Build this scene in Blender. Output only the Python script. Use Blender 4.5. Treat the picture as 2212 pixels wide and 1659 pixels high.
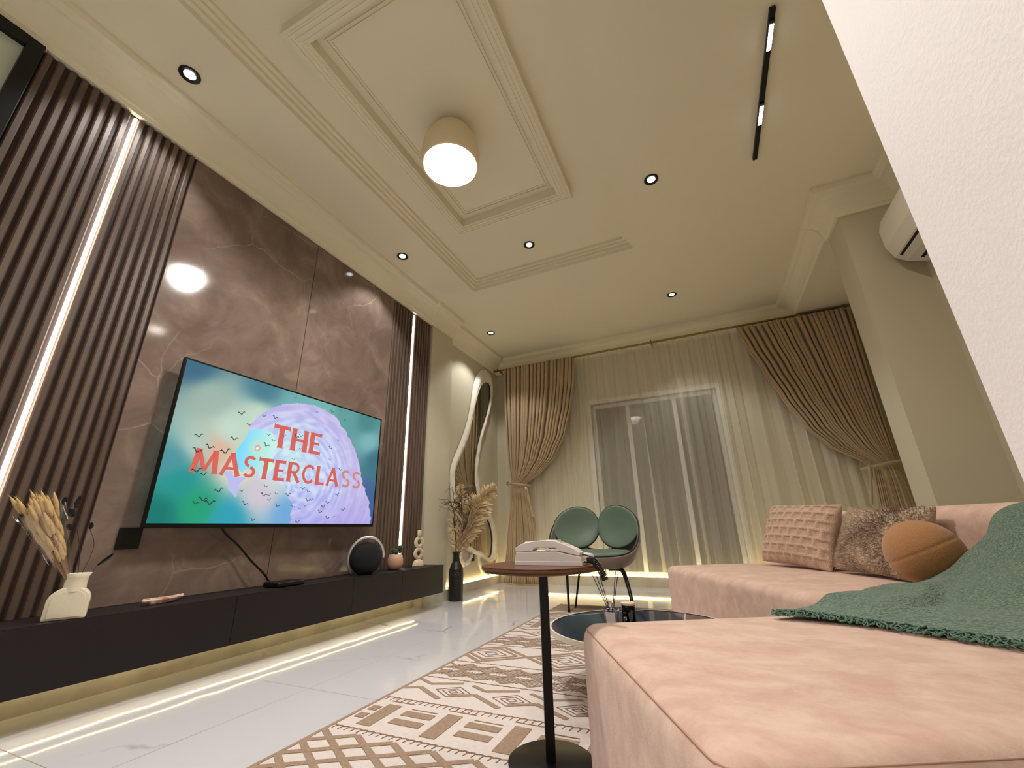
import bpy, bmesh, math, random
from mathutils import Vector, Matrix
random.seed(7)
PI = math.pi
S = bpy.context.scene
for o in list(bpy.data.objects): bpy.data.objects.remove(o)
COL = S.collection

# ---------------------------------------------------------------- camera
cd = bpy.data.cameras.new('camera'); cam = bpy.data.objects.new('camera', cd); COL.objects.link(cam)
cd.sensor_fit = 'HORIZONTAL'; cd.sensor_width = 36.0; cd.lens = 36.0*899.5/2212.0
cd.clip_start = 0.02; cd.clip_end = 200
P, RO, YW = math.radians(19.284), math.radians(-1.3387), math.radians(-23.995)
fwd = Vector((math.sin(YW)*math.cos(P), math.cos(YW)*math.cos(P), math.sin(P)))
rt0 = Vector((math.cos(YW), -math.sin(YW), 0)); up0 = rt0.cross(fwd)
rt = rt0*math.cos(RO)+up0*math.sin(RO); up = -rt0*math.sin(RO)+up0*math.cos(RO)
M = Matrix.Identity(4)
for i in range(3):
    M[i][0] = rt[i]; M[i][1] = up[i]; M[i][2] = -fwd[i]
M[2][3] = 0.65
cam.matrix_world = M
S.camera = cam

# ---------------------------------------------------------------- world, exposure
w = bpy.data.worlds.new('night'); S.world = w; w.use_nodes = True
w.node_tree.nodes['Background'].inputs[0].default_value = (0.05, 0.06, 0.09, 1)
w.node_tree.nodes['Background'].inputs[1].default_value = 0.25
S.view_settings.view_transform = 'Standard'; S.view_settings.look = 'None'
S.view_settings.gamma = 1; S.view_settings.use_curve_mapping = False
S.view_settings.exposure = 0.24
WARM = (0.95, 0.96, 0.955)      # colour of the ceiling spots
E_SPOT, E_PEND, E_LED, E_TRACK = 34.0, 95.0, 9.0, 4.0

# ---------------------------------------------------------------- helpers
def lin(c):
    return tuple(((v/255)/12.92 if v/255 <= 0.04045 else ((v/255+0.055)/1.055)**2.4) for v in c)
MATS = {}
def mat(name, col, rough=0.6, metal=0.0, noise=0.0, nscale=8.0, bump=0.0, bscale=60.0, col2=None, spec=0.5, emit=None, estr=0.0, coat=0.0, sheen=0.0, stretch=None, alpha=1.0, trans=0.0):
    if name in MATS: return MATS[name]
    m = bpy.data.materials.new(name); m.use_nodes = True; nt = m.node_tree; N = nt.nodes; L = nt.links
    b = N['Principled BSDF']
    c = lin(col); b.inputs['Base Color'].default_value = (*c, 1)
    b.inputs['Roughness'].default_value = rough; b.inputs['Metallic'].default_value = metal
    b.inputs['Specular IOR Level'].default_value = spec
    b.inputs['Coat Weight'].default_value = coat; b.inputs['Sheen Weight'].default_value = sheen
    b.inputs['Alpha'].default_value = alpha; b.inputs['Transmission Weight'].default_value = trans
    tc = N.new('ShaderNodeTexCoord'); mp = N.new('ShaderNodeMapping'); L.new(tc.outputs['Object'], mp.inputs[0])
    if stretch: mp.inputs['Scale'].default_value = stretch
    if noise > 0 or col2:
        n = N.new('ShaderNodeTexNoise'); n.inputs['Scale'].default_value = nscale; n.inputs['Detail'].default_value = 5
        L.new(mp.outputs[0], n.inputs['Vector'])
        r = N.new('ShaderNodeValToRGB'); L.new(n.outputs[0], r.inputs[0])
        r.color_ramp.elements[0].position = 0.35; r.color_ramp.elements[1].position = 0.65
        c2 = lin(col2) if col2 else tuple(v*(1-noise) for v in c)
        r.color_ramp.elements[0].color = (*c2, 1); r.color_ramp.elements[1].color = (*c, 1)
        L.new(r.outputs[0], b.inputs['Base Color'])
    if bump > 0:
        n = N.new('ShaderNodeTexNoise'); n.inputs['Scale'].default_value = bscale; n.inputs['Detail'].default_value = 3
        L.new(mp.outputs[0], n.inputs['Vector'])
        bp = N.new('ShaderNodeBump'); bp.inputs['Strength'].default_value = bump; bp.inputs['Distance'].default_value = 0.01
        L.new(n.outputs[0], bp.inputs['Height']); L.new(bp.outputs[0], b.inputs['Normal'])
    if emit:
        b.inputs['Emission Color'].default_value = (*emit, 1); b.inputs['Emission Strength'].default_value = estr
    MATS[name] = m
    return m

class MB:
    def __init__(s): s.v = []; s.f = []; s.mi = []; s.cur = 0; s.T = None
    def add(s, vs, fs):
        n = len(s.v)
        for p in vs:
            p = Vector(p)
            if s.T is not None: p = s.T @ p
            s.v.append(p)
        for f in fs: s.f.append([n+i for i in f]); s.mi.append(s.cur)
        return s
    def box(s, x0, x1, y0, y1, z0, z1):
        return s.add([(x0,y0,z0),(x1,y0,z0),(x1,y1,z0),(x0,y1,z0),(x0,y0,z1),(x1,y0,z1),(x1,y1,z1),(x0,y1,z1)],
                     [(0,3,2,1),(4,5,6,7),(0,1,5,4),(1,2,6,5),(2,3,7,6),(3,0,4,7)])
    def lathe(s, prof, c=(0,0,0), n=32, axis='z', cap=True):
        vs = []; k = len(prof)
        for r, z in prof:
            for i in range(n):
                a = 2*PI*i/n; p = (r*math.cos(a), r*math.sin(a), z)
                if axis == 'x': p = (p[2], p[0], p[1])
                if axis == 'y': p = (p[0], p[2], p[1])
                vs.append((c[0]+p[0], c[1]+p[1], c[2]+p[2]))
        fs = []
        for j in range(k-1):
            for i in range(n):
                fs.append((j*n+i, j*n+(i+1) % n, (j+1)*n+(i+1) % n, (j+1)*n+i))
        if cap:
            fs.append(tuple(range(n))[::-1]); fs.append(tuple((k-1)*n+i for i in range(n)))
        return s.add(vs, fs)
    def tube(s, path, rad, n=8, cap=True):
        P_ = [Vector(p) for p in path]; k = len(P_)
        R_ = rad if isinstance(rad, (list, tuple)) else [rad]*k
        vs = []; prev = None
        for i, p in enumerate(P_):
            t = (P_[min(i+1, k-1)]-P_[max(i-1, 0)])
            if t.length < 1e-9: t = Vector((0,0,1))
            t.normalize()
            if prev is None:
                a = Vector((0,0,1)) if abs(t.z) < 0.9 else Vector((1,0,0))
                u = t.cross(a).normalized()
            else:
                u = (prev - t*prev.dot(t))
                u = u.normalized() if u.length > 1e-6 else t.cross(Vector((0,0,1))).normalized()
            prev = u; v = t.cross(u)
            for j in range(n):
                a = 2*PI*j/n; vs.append(p+(u*math.cos(a)+v*math.sin(a))*R_[i])
        fs = [(i*n+j, i*n+(j+1) % n, (i+1)*n+(j+1) % n, (i+1)*n+j) for i in range(k-1) for j in range(n)]
        if cap: fs.append(tuple(range(n))[::-1]); fs.append(tuple((k-1)*n+i for i in range(n)))
        return s.add(vs, fs)
    def grid(s, fn, nu, nv, closed_u=False):
        vs = [fn(i/(nu if closed_u else nu-1), j/(nv-1)) for j in range(nv) for i in range(nu)]
        fs = []
        for j in range(nv-1):
            for i in range(nu if closed_u else nu-1):
                fs.append((j*nu+i, j*nu+(i+1) % nu, (j+1)*nu+(i+1) % nu, (j+1)*nu+i))
        return s.add(vs, fs)
    def prism(s, pts, ax, a, b):
        """polygon pts (2D) extruded along axis ax from a to b"""
        def P3(p, h):
            return {'z': (p[0], p[1], h), 'x': (h, p[0], p[1]), 'y': (p[0], h, p[1])}[ax]
        n = len(pts)
        return s.add([P3(p, a) for p in pts]+[P3(p, b) for p in pts],
                     [tuple(range(n))[::-1], tuple(range(n, 2*n))]+[(i, (i+1) % n, n+(i+1) % n, n+i) for i in range(n)])
    def ball(s, c, r, n=16, m=10):
        if not isinstance(r, (tuple, list)): r = (r, r, r)
        vs = []
        for j in range(m+1):
            th = PI*j/m
            for i in range(n):
                a = 2*PI*i/n
                vs.append((c[0]+r[0]*math.sin(th)*math.cos(a), c[1]+r[1]*math.sin(th)*math.sin(a), c[2]+r[2]*math.cos(th)))
        return s.add(vs, [(j*n+i, (j+1)*n+i, (j+1)*n+(i+1) % n, j*n+(i+1) % n) for j in range(m) for i in range(n)])
    def build(s, name, mats, parent=None, smooth=False, bevel=0, seg=3, subsurf=0, solid=0, fix=True, local=False):
        off = Vector((0,0,0))
        if parent and not local:
            p = parent
            while p: off += Vector(p.location); p = p.parent
        me = bpy.data.meshes.new(name)
        me.from_pydata([tuple(v-off) for v in s.v], [], s.f)
        if not isinstance(mats, (list, tuple)): mats = [mats]
        for m in mats: me.materials.append(m)
        me.polygons.foreach_set('material_index', s.mi)
        bm = bmesh.new(); bm.from_mesh(me)
        bmesh.ops.remove_doubles(bm, verts=bm.verts, dist=1e-6)
        if fix: bmesh.ops.recalc_face_normals(bm, faces=bm.faces)
        if smooth:
            for f in bm.faces: f.smooth = True
        bm.to_mesh(me); bm.free()
        o = bpy.data.objects.new(name, me); COL.objects.link(o)
        if parent: o.parent = parent
        if smooth is True and bevel == 0 and subsurf == 0 and hasattr(me, 'set_sharp_from_angle'):
            me.set_sharp_from_angle(angle=math.radians(50))
        if solid:
            md = o.modifiers.new('s', 'SOLIDIFY'); md.thickness = solid; md.offset = 0
        if bevel:
            md = o.modifiers.new('b', 'BEVEL'); md.width = bevel; md.segments = seg; md.limit_method = 'ANGLE'; md.angle_limit = math.radians(40)
        if subsurf:
            md = o.modifiers.new('u', 'SUBSURF'); md.levels = subsurf; md.render_levels = subsurf
        return o

def tag(o, label=None, cat=None, group=None, kind=None):
    if label: o['label'] = label
    if cat: o['category'] = cat
    if group: o['group'] = group
    if kind: o['kind'] = kind
    return o
def thing(name, label, cat, loc=(0,0,0), group=None):
    o = bpy.data.objects.new(name, None); COL.objects.link(o); o.location = loc
    o.empty_display_size = 0.05
    return tag(o, label, cat, group)
def struct(name, mb, m, **k):
    return tag(mb.build(name, m, **k), kind='structure')
def copy_tree(o, parent=None):
    c = o.copy(); COL.objects.link(c); c.parent = parent
    for ch in o.children: copy_tree(ch, c)
    return c
def catmull(pts, n):
    pts = [Vector(p) for p in pts]; out = []; k = len(pts)
    for i in range(k-1):
        a, b, c, d = pts[max(i-1,0)], pts[i], pts[i+1], pts[min(i+2,k-1)]
        for j in range(n):
            t = j/n
            out.append(0.5*((2*b)+(c-a)*t+(2*a-5*b+4*c-d)*t*t+(3*b-a-3*c+d)*t**3))
    out.append(pts[-1]); return out
def closed_smooth(pts, n):
    pts = [Vector(p) for p in pts]; out = []; k = len(pts)
    for i in range(k):
        a, b, c, d = pts[(i-1) % k], pts[i], pts[(i+1) % k], pts[(i+2) % k]
        for j in range(n):
            t = j/n
            out.append(0.5*((2*b)+(c-a)*t+(2*a-5*b+4*c-d)*t*t+(3*b-a-3*c+d)*t**3))
    return out
def lerp(a, b, t): return a+(b-a)*t
def interp(tab, z):
    """tab sorted by first value descending or ascending; returns tuple of the rest"""
    tab = sorted(tab)
    if z <= tab[0][0]: return tab[0][1:]
    for a, b in zip(tab, tab[1:]):
        if z <= b[0]:
            t = (z-a[0])/(b[0]-a[0]); t = t*t*(3-2*t)*0.35+t*0.65
            return tuple(lerp(p, q, t) for p, q in zip(a[1:], b[1:]))
    return tab[-1][1:]

# ---------------------------------------------------------------- materials
m_wall = mat('cream_paint', (202, 193, 168), 0.75, bump=0.05, bscale=90)
m_ceil = mat('ceiling_paint', (240, 232, 204), 0.8, bump=0.02, bscale=60)
m_near = mat('textured_paint', (250, 240, 238), 0.6, bump=0.11, bscale=230)
m_black = mat('black_metal', (9, 8, 8), 0.35, spec=0.3)
m_trimb = mat('black_trim', (14, 13, 13), 0.4, spec=0.3)
m_white = mat('white_frame', (225, 222, 214), 0.4)
m_slat = mat('walnut_slats', (104, 84, 70), 0.5, col2=(86, 68, 56), nscale=3, stretch=(6, 6, 0.6))
m_slatb = mat('slat_groove', (62, 44, 36), 0.7, noise=0.2, nscale=20)
m_cab = mat('cabinet_laminate', (32, 25, 25), 0.5, spec=0.3, noise=0.12, nscale=90)
m_skirt = mat('skirting_tile', (214, 206, 188), 0.2, col2=(188, 180, 160), nscale=5)
m_chrome = mat('chrome', (215, 215, 215), 0.12, metal=1.0)
m_brass = mat('aged_brass', (150, 122, 80), 0.35, metal=0.9)

def emis(name, col, st):
    if name in MATS: return MATS[name]
    m = bpy.data.materials.new(name); m.use_nodes = True; N = m.node_tree.nodes; L = m.node_tree.links
    b = N['Principled BSDF']; b.inputs['Base Color'].default_value = (*col, 1)
    b.inputs['Emission Color'].default_value = (*col, 1); b.inputs['Emission Strength'].default_value = st
    n = N.new('ShaderNodeTexNoise'); n.inputs['Scale'].default_value = 5; MATS[name] = m
    return m
m_led = emis('led_white', (1.0, 0.95, 0.86), E_LED)
m_ledw = emis('led_warm', (1.0, 0.80, 0.40), 13.0)
m_lens = emis('spot_lens', (1.0, 0.97, 0.92), 14.0)
m_track = emis('track_lens', (0.95, 0.95, 1.0), 14.0)

def marble_wall():
    m = bpy.data.materials.new('brown_marble'); m.use_nodes = True; N = m.node_tree.nodes; L = m.node_tree.links
    b = N['Principled BSDF']; tc = N.new('ShaderNodeTexCoord'); mp = N.new('ShaderNodeMapping')
    L.new(tc.outputs['Object'], mp.inputs[0]); mp.inputs['Rotation'].default_value = (0.6, 0, 0)
    n = N.new('ShaderNodeTexNoise'); n.inputs['Scale'].default_value = 3.6; n.inputs['Detail'].default_value = 9; n.inputs['Roughness'].default_value = 0.62
    n.inputs['Distortion'].default_value = 0.8
    L.new(mp.outputs[0], n.inputs['Vector'])
    r = N.new('ShaderNodeValToRGB'); L.new(n.outputs[0], r.inputs[0]); e = r.color_ramp.elements
    e[0].position = 0.3; e[0].color = (*lin((108, 90, 80)), 1); e[1].position = 0.7; e[1].color = (*lin((146, 126, 112)), 1)
    x = r.color_ramp.elements.new(0.52); x.color = (*lin((126, 107, 96)), 1)
    # thin pale veins from a distorted cell pattern
    v = N.new('ShaderNodeTexVoronoi'); v.feature = 'DISTANCE_TO_EDGE'; v.inputs['Scale'].default_value = 1.9
    n2 = N.new('ShaderNodeTexNoise'); n2.inputs['Scale'].default_value = 2.0; n2.inputs['Detail'].default_value = 6
    L.new(mp.outputs[0], n2.inputs['Vector'])
    ma = N.new('ShaderNodeMixRGB'); ma.inputs[0].default_value = 0.22; L.new(mp.outputs[0], ma.inputs[1]); L.new(n2.outputs[1], ma.inputs[2])
    L.new(ma.outputs[0], v.inputs['Vector'])
    r2 = N.new('ShaderNodeValToRGB'); L.new(v.outputs['Distance'], r2.inputs[0])
    r2.color_ramp.elements[0].color = (1,1,1,1); r2.color_ramp.elements[1].position = 0.006; r2.color_ramp.elements[1].color = (0,0,0,1)
    n3 = N.new('ShaderNodeTexNoise'); n3.inputs['Scale'].default_value = 2.5; L.new(mp.outputs[0], n3.inputs['Vector'])
    r4 = N.new('ShaderNodeValToRGB'); L.new(n3.outputs[0], r4.inputs[0]); r4.color_ramp.elements[0].position = 0.45; r4.color_ramp.elements[1].position = 0.75
    mu = N.new('ShaderNodeMath'); mu.operation = 'MULTIPLY'; L.new(r2.outputs[0], mu.inputs[0]); L.new(r4.outputs[0], mu.inputs[1])
    mh = N.new('ShaderNodeMath'); mh.operation = 'MULTIPLY'; L.new(mu.outputs[0], mh.inputs[0]); mh.inputs[1].default_value = 0.45; mu = mh
    mx = N.new('ShaderNodeMixRGB'); L.new(mu.outputs[0], mx.inputs[0]); L.new(r.outputs[0], mx.inputs[1])
    mx.inputs[2].default_value = (*lin((222, 198, 176)), 1)
    L.new(mx.outputs[0], b.inputs['Base Color']); b.inputs['Roughness'].default_value = 0.09; b.inputs['Specular IOR Level'].default_value = 0.3
    return m
def marble_floor():
    m = bpy.data.materials.new('white_marble_tile'); m.use_nodes = True; N = m.node_tree.nodes; L = m.node_tree.links
    b = N['Principled BSDF']; tc = N.new('ShaderNodeTexCoord')
    n2 = N.new('ShaderNodeTexNoise'); n2.inputs['Scale'].default_value = 3.0; n2.inputs['Detail'].default_value = 8
    L.new(tc.outputs['Object'], n2.inputs['Vector'])
    ma = N.new('ShaderNodeMixRGB'); ma.inputs[0].default_value = 0.28; L.new(tc.outputs['Object'], ma.inputs[1]); L.new(n2.outputs[1], ma.inputs[2])
    v = N.new('ShaderNodeTexVoronoi'); v.feature = 'DISTANCE_TO_EDGE'; v.inputs['Scale'].default_value = 1.6
    L.new(ma.outputs[0], v.inputs['Vector'])
    r2 = N.new('ShaderNodeValToRGB'); L.new(v.outputs['Distance'], r2.inputs[0])
    r2.color_ramp.elements[0].color = (1,1,1,1); r2.color_ramp.elements[1].position = 0.02; r2.color_ramp.elements[1].color = (0,0,0,1)
    n3 = N.new('ShaderNodeTexNoise'); n3.inputs['Scale'].default_value = 2.3; n3.inputs['Detail'].default_value = 4; L.new(tc.outputs['Object'], n3.inputs['Vector'])
    r3 = N.new('ShaderNodeValToRGB'); L.new(n3.outputs[0], r3.inputs[0]); r3.color_ramp.elements[0].position = 0.52; r3.color_ramp.elements[1].position = 0.66
    mu = N.new('ShaderNodeMath'); mu.operation = 'MULTIPLY'; L.new(r2.outputs[0], mu.inputs[0]); L.new(r3.outputs[0], mu.inputs[1])
    mu2 = N.new('ShaderNodeMath'); mu2.operation = 'MULTIPLY'; L.new(mu.outputs[0], mu2.inputs[0]); mu2.inputs[1].default_value = 0.9
    mx = N.new('ShaderNodeMixRGB'); L.new(mu2.outputs[0], mx.inputs[0]); mx.inputs[1].default_value = (*lin((212, 209, 210)), 1)
    mx.inputs[2].default_value = (*lin((140, 136, 136)), 1)
    # grout lines: x = -1.757 + 0.6 k, y = 0.842 + 0.79 k
    sp = N.new('ShaderNodeSeparateXYZ'); L.new(tc.outputs['Object'], sp.inputs[0])
    def line(out, off, per, wd):
        a = N.new('ShaderNodeMath'); a.operation = 'ADD'; L.new(out, a.inputs[0]); a.inputs[1].default_value = -off+100*per
        c = N.new('ShaderNodeMath'); c.operation = 'MODULO'; L.new(a.outputs[0], c.inputs[0]); c.inputs[1].default_value = per
        d = N.new('ShaderNodeMath'); d.operation = 'LESS_THAN'; L.new(c.outputs[0], d.inputs[0]); d.inputs[1].default_value = wd
        return d
    a = line(sp.outputs[0], -1.757, 0.8, 0.0032); c = line(sp.outputs[1], 0.842, 0.785, 0.0032)
    mm = N.new('ShaderNodeMath'); mm.operation = 'MAXIMUM'; L.new(a.outputs[0], mm.inputs[0]); L.new(c.outputs[0], mm.inputs[1])
    mf = N.new('ShaderNodeMixRGB'); L.new(mm.outputs[0], mf.inputs[0]); L.new(mx.outputs[0], mf.inputs[1]); mf.inputs[2].default_value = (*lin((150, 140, 128)), 1)
    L.new(mf.outputs[0], b.inputs['Base Color'])
    ro = N.new('ShaderNodeMath'); ro.operation = 'MULTIPLY_ADD'; L.new(mm.outputs[0], ro.inputs[0]); ro.inputs[1].default_value = 0.4; ro.inputs[2].default_value = 0.06
    L.new(ro.outputs[0], b.inputs['Roughness'])
    # very slight waviness of the polished tiles
    n4 = N.new('ShaderNodeTexNoise'); n4.inputs['Scale'].default_value = 5; n4.inputs['Detail'].default_value = 1; L.new(tc.outputs['Object'], n4.inputs['Vector'])
    bp = N.new('ShaderNodeBump'); bp.inputs['Strength'].default_value = 0.06; bp.inputs['Distance'].default_value = 0.01
    L.new(n4.outputs[0], bp.inputs['Height']); L.new(bp.outputs[0], b.inputs['Normal'])
    return m
m_marble = marble_wall(); m_floor = marble_floor()

# ---------------------------------------------------------------- room shell
ZC = 3.12          # ceiling
XL, XW = -2.60, -2.67
YB = 5.42          # window wall
XR = 1.67; XR2 = 1.82
struct('floor', MB().box(-4.2, 3.2, -2.6, 5.6, -0.12, 0), m_floor)
tx0, tx1, ty0, ty1 = -1.97, -0.27, 0.13, 3.47
c = MB()
c.box(-4.2, tx0, -2.6, 5.6, ZC, 3.4); c.box(tx1, 3.2, -2.6, 5.6, ZC, 3.4)
c.box(tx0, tx1, -2.6, ty0, ZC, 3.4); c.box(tx0, tx1, ty1, 5.6, ZC, 3.4); c.box(tx0, tx1, ty0, ty1, 3.225, 3.4)
struct('ceiling', c, m_ceil)
def ring(mb, x0, x1, y0, y1, wd, z0, z1):
    mb.box(x0, x1, y0, y0+wd, z0, z1); mb.box(x0, x1, y1-wd, y1, z0, z1)
    mb.box(x0, x0+wd, y0+wd, y1-wd, z0, z1); mb.box(x1-wd, x1, y0+wd, y1-wd, z0, z1)
t = MB()   # stepped edge of the recess
for k, (wd, z0) in enumerate([(0.075, 3.20), (0.05, 3.18), (0.025, 3.155)]): ring(t, tx0, tx1, ty0, ty1, wd, z0, 3.225)
struct('trim_1', t, m_ceil)
t = MB()   # dropped inner frame
ring(t, -1.67, -0.61, 0.85, 2.65, 0.10, 3.150, 3.226)
ring(t, -1.655, -0.625, 0.865, 2.635, 0.075, 3.145, 3.17)
ring(t, -1.645, -0.635, 0.875, 2.625, 0.010, 3.139, 3.16); ring(t, -1.62, -0.66, 0.90, 2.60, 0.010, 3.139, 3.16)
ring(t, -1.595, -0.685, 0.925, 2.575, 0.008, 3.139, 3.16)
ring(t, -1.525, -0.755, 0.995, 2.505, 0.008, 3.216, 3.226); ring(t, -1.505, -0.775, 1.015, 2.485, 0.008, 3.216, 3.226)
struct('trim_2', t, m_ceil)

# left wall: behind the panels, pilaster, recessed mirror wall
struct('wall_left', MB().box(-2.8, XL-0.03, -2.6, 3.58, 0, ZC).box(-2.8, XW, 4.0, YB, 0, ZC).box(-2.8, -2.575, 3.58, 4.0, 0, ZC), m_wall)
# window wall with opening
wx0, wx1, wz1 = -1.25, 0.30, 2.23
struct('wall_far', MB().box(-2.8, wx0, YB, YB+0.2, 0, ZC).box(wx1, XR2+0.3, YB, YB+0.2, 0, ZC).box(wx0, wx1, YB, YB+0.2, wz1, ZC).box(wx0, wx1, YB, YB+0.2, 0, 0.10), m_wall)
struct('wall_right', MB().box(XR, XR+0.25, -2.6, 3.5, 0, ZC).box(XR2, XR2+0.25, 3.5, YB, 0, ZC), m_wall)
struct('wall_back', MB().box(-2.8, XR+0.2, -2.7, -2.6, 0, ZC), m_wall)
# pillar beside the window and the dropped beam behind it
struct('wall_pillar', MB().box(1.28, XR2+0.25, 3.5, 3.80, 0, ZC), m_wall)
struct('wall_beam', MB().box(1.26, XR2+0.25, 3.80, YB, 2.915, ZC), m_ceil)
# near wall end right next to the camera
near = MB()
prof = [(0.245, -1.2), (0.245, 0.505), (0.25, 0.512), (0.40, 0.512), (0.40, -1.2)]
near.prism(prof, 'z', 0, ZC)
struct('wall_near', near, m_near)

# cornices
def cornice(name, path, prof, m=m_ceil):
    """path: list of (x,y) with interior on the left; prof: list of (offset, z)"""
    mb = MB(); k = len(path); P2 = [Vector((p[0], p[1])) for p in path]; rows = []
    for i in range(k):
        def nrm(a, b): d = (b-a).normalized(); return Vector((-d.y, d.x))
        if i == 0: off = nrm(P2[0], P2[1])
        elif i == k-1: off = nrm(P2[-2], P2[-1])
        else:
            n1, n2 = nrm(P2[i-1], P2[i]), nrm(P2[i], P2[i+1]); h = (n1+n2).normalized(); off = h/max(0.3, h.dot(n1))
        rows.append([(P2[i].x+off.x*o, P2[i].y+off.y*o, z) for o, z in prof])
    n = len(prof)
    vs = [p for r in rows for p in r]
    fs = [(i*n+j, i*n+(j+1) % n, (i+1)*n+(j+1) % n, (i+1)*n+j) for i in range(k-1) for j in range(n)]
    fs += [tuple(range(n)), tuple((k-1)*n+j for j in range(n))[::-1]]
    mb.add(vs, fs); return struct(name, mb, m)
PR = [(-0.01, 2.905), (0.018, 2.905), (0.022, 2.93)]+[(0.03+0.10*(1-math.cos(a)), 2.935+0.125*math.sin(a)) for a in [PI/2*i/8 for i in range(9)]]+[(0.135, 3.065), (0.165, 3.075), (0.172, 3.10), (0.172, 3.13), (-0.01, 3.13)]
PRS = [(o*0.75, z) for o, z in PR]
cornice('trim_3', [(-2.575, 4.0), (-2.575, 3.58), (XL, 3.57), (XL, -2.6)], PR)
cornice('trim_4', [(XW, YB), (XW, 4.0)], PR)
cornice('trim_5', [(1.26, YB), (XW, YB)], PRS)
cornice('trim_6', [(1.26, 3.80), (1.26, YB)], [(o*0.9, z) for o, z in PR])
cornice('trim_7', [(XR, -2.6), (XR, 3.5), (1.28, 3.5), (1.28, 3.80)], PR)

# skirting
struct('baseboard_left', MB().box(XL-0.03, XL+0.0, -2.6, 3.56, 0, 0.10).box(-2.8, -2.505, 3.50, 4.02, 0, 0.10).box(-2.8, XW+0.045, 4.02, YB, 0, 0.095), m_skirt)
struct('baseboard_far', MB().box(XW, XR2, YB-0.05, YB+0.0, 0, 0.105), m_skirt)
struct('baseboard_right', MB().box(1.265, XR2, 3.485, 3.80, 0, 0.1).box(XR-0.012, XR, -2.6, 3.5, 0, 0.1), m_skirt)

# window: white sliding frame with three dark panes
m_glass = bpy.data.materials.new('window_glass'); m_glass.use_nodes = True
gb = m_glass.node_tree.nodes['Principled BSDF']; gb.inputs['Base Color'].default_value = (*lin((60, 62, 66)), 1)
gb.inputs['Roughness'].default_value = 0.02; gb.inputs['Transmission Weight'].default_value = 0.85; gb.inputs['IOR'].default_value = 1.45
wf = MB(); d0, d1 = YB+0.05, YB+0.11
wf.box(wx0, wx1, d0, d1, wz1-0.05, wz1); wf.box(wx0, wx1, d0, d1, 0.10, 0.15)
for x in (wx0, -0.80, -0.22, wx1-0.05):
    wf.box(x, x+0.05, d0, d1, 0.15, wz1-0.05)
wo = struct('window_1', wf, m_white, bevel=0.004)
for a, b in ((wx0+0.05, -0.80), (-0.75, -0.22), (-0.17, wx1-0.05)):
    MB().box(a, b, YB+0.075, YB+0.083, 0.15, wz1-0.05).build('pane', m_glass, wo)
struct('trim_8', MB().box(wx0-0.06, wx0, YB-0.012, YB+0.05, 0.10, wz1+0.06).box(wx1, wx1+0.06, YB-0.012, YB+0.05, 0.10, wz1+0.06).box(wx0, wx1, YB-0.012, YB+0.05, wz1, wz1+0.06), m_white)
# dark terrace wall outside
struct('wall_outside', MB().box(-3.5, 3, 8.2, 8.3, -0.1, 3.5), mat('outside_render', (70, 66, 60), 0.9, noise=0.2))

# black framed opening at the near left
dm = MB(); fy0, fy1 = -0.9, 0.33
dm.box(-2.62, -2.56, fy1-0.055, fy1, 0, 2.895); dm.box(-2.62, -2.56, fy0, fy0+0.055, 0, 2.895); dm.box(-2.62, -2.56, fy0+0.055, fy1-0.055, 2.84, 2.895)
dr = struct('door_1', dm, m_trimb, bevel=0.003)
MB().box(-2.60, -2.592, fy0+0.05, fy1-0.05, 0.02, 2.85).build('pane', mat('frosted_pane', (206, 214, 196), 0.35), dr)

# ---------------------------------------------------------------- TV wall: slats, marble, LED lines
def slat_panel(y0, y1, yl, label, led_label):
    th = thing('slat_panel', label, 'wall panel', (XL, (y0+y1)/2, 0.355), 'fluted wall panels beside the marble')
    MB().box(XL-0.028, XL-0.012, y0, y1, 0.356, 2.90).build('backing', m_slatb, th)
    p = 0.0455
    for (a, b) in ((y0, yl-0.011), (yl+0.011, y1)):
        n = max(1, round((b-a)/p)); q = (b-a)/n
        mb = MB()
        for k in range(n):
            s = a+k*q; mb.prism([(XL-0.012, s+0.001), (XL+0.004, s+0.005), (XL+0.008, s+0.010), (XL+0.008, s+q*0.58), (XL+0.004, s+q*0.68), (XL-0.012, s+q*0.74)], 'z', 0.356, 2.895)
        mb.build('slats', m_slat, th)
    hw_ = 0.006 if yl < 2 else 0.0045
    l = MB().box(XL-0.011, XL+0.004, yl-hw_, yl+hw_, 0.356, 2.885).build('light_strip', m_led)
    tag(l, led_label, 'light strip', 'upright LED lines in the fluted panels')
slat_panel(0.335, 1.032, 0.712, 'brown fluted slat panel left of the television behind dried grass vase', 'long glowing white LED line in the left fluted panel, nearest the camera')
slat_panel(2.935, 3.575, 3.262, 'brown fluted slat panel right of the television, by the pilaster', 'glowing white LED line in the right fluted panel, above the potted succulent')
for a, b, l in ((1.034, 1.975, 'polished brown marble slab behind the left part of the television'), (1.979, 2.933, 'polished brown marble slab behind the right part of the television')):
    tag(MB().box(XL-0.028, XL, a, b, 0.356, 2.908).build('marble_slab', m_marble, bevel=0.0015, seg=1), l, 'wall panel', 'marble slabs of the television wall')

# floating low cabinet
cab = thing('media_cabinet', 'long dark brown floating media cabinet under the television', 'cabinet', (-2.465, 1.8, 0.125))
fx = -2.33
MB().box(XL, fx-0.018, -0.8, 3.575, 0.127, 0.352).build('body', m_cab, cab)
MB().box(XL, fx, -0.8, 3.575, 0.3525, 0.3555).build('top', m_cab, cab)
ys = [-0.8, 0.15, 0.75, 1.62, 2.45, 2.98, 3.575]
for a, b in zip(ys, ys[1:]):
    MB().box(fx-0.0175, fx, a+0.001, b-0.001, 0.125, 0.352).build('door', m_cab, cab, bevel=0.001, seg=1)
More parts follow.
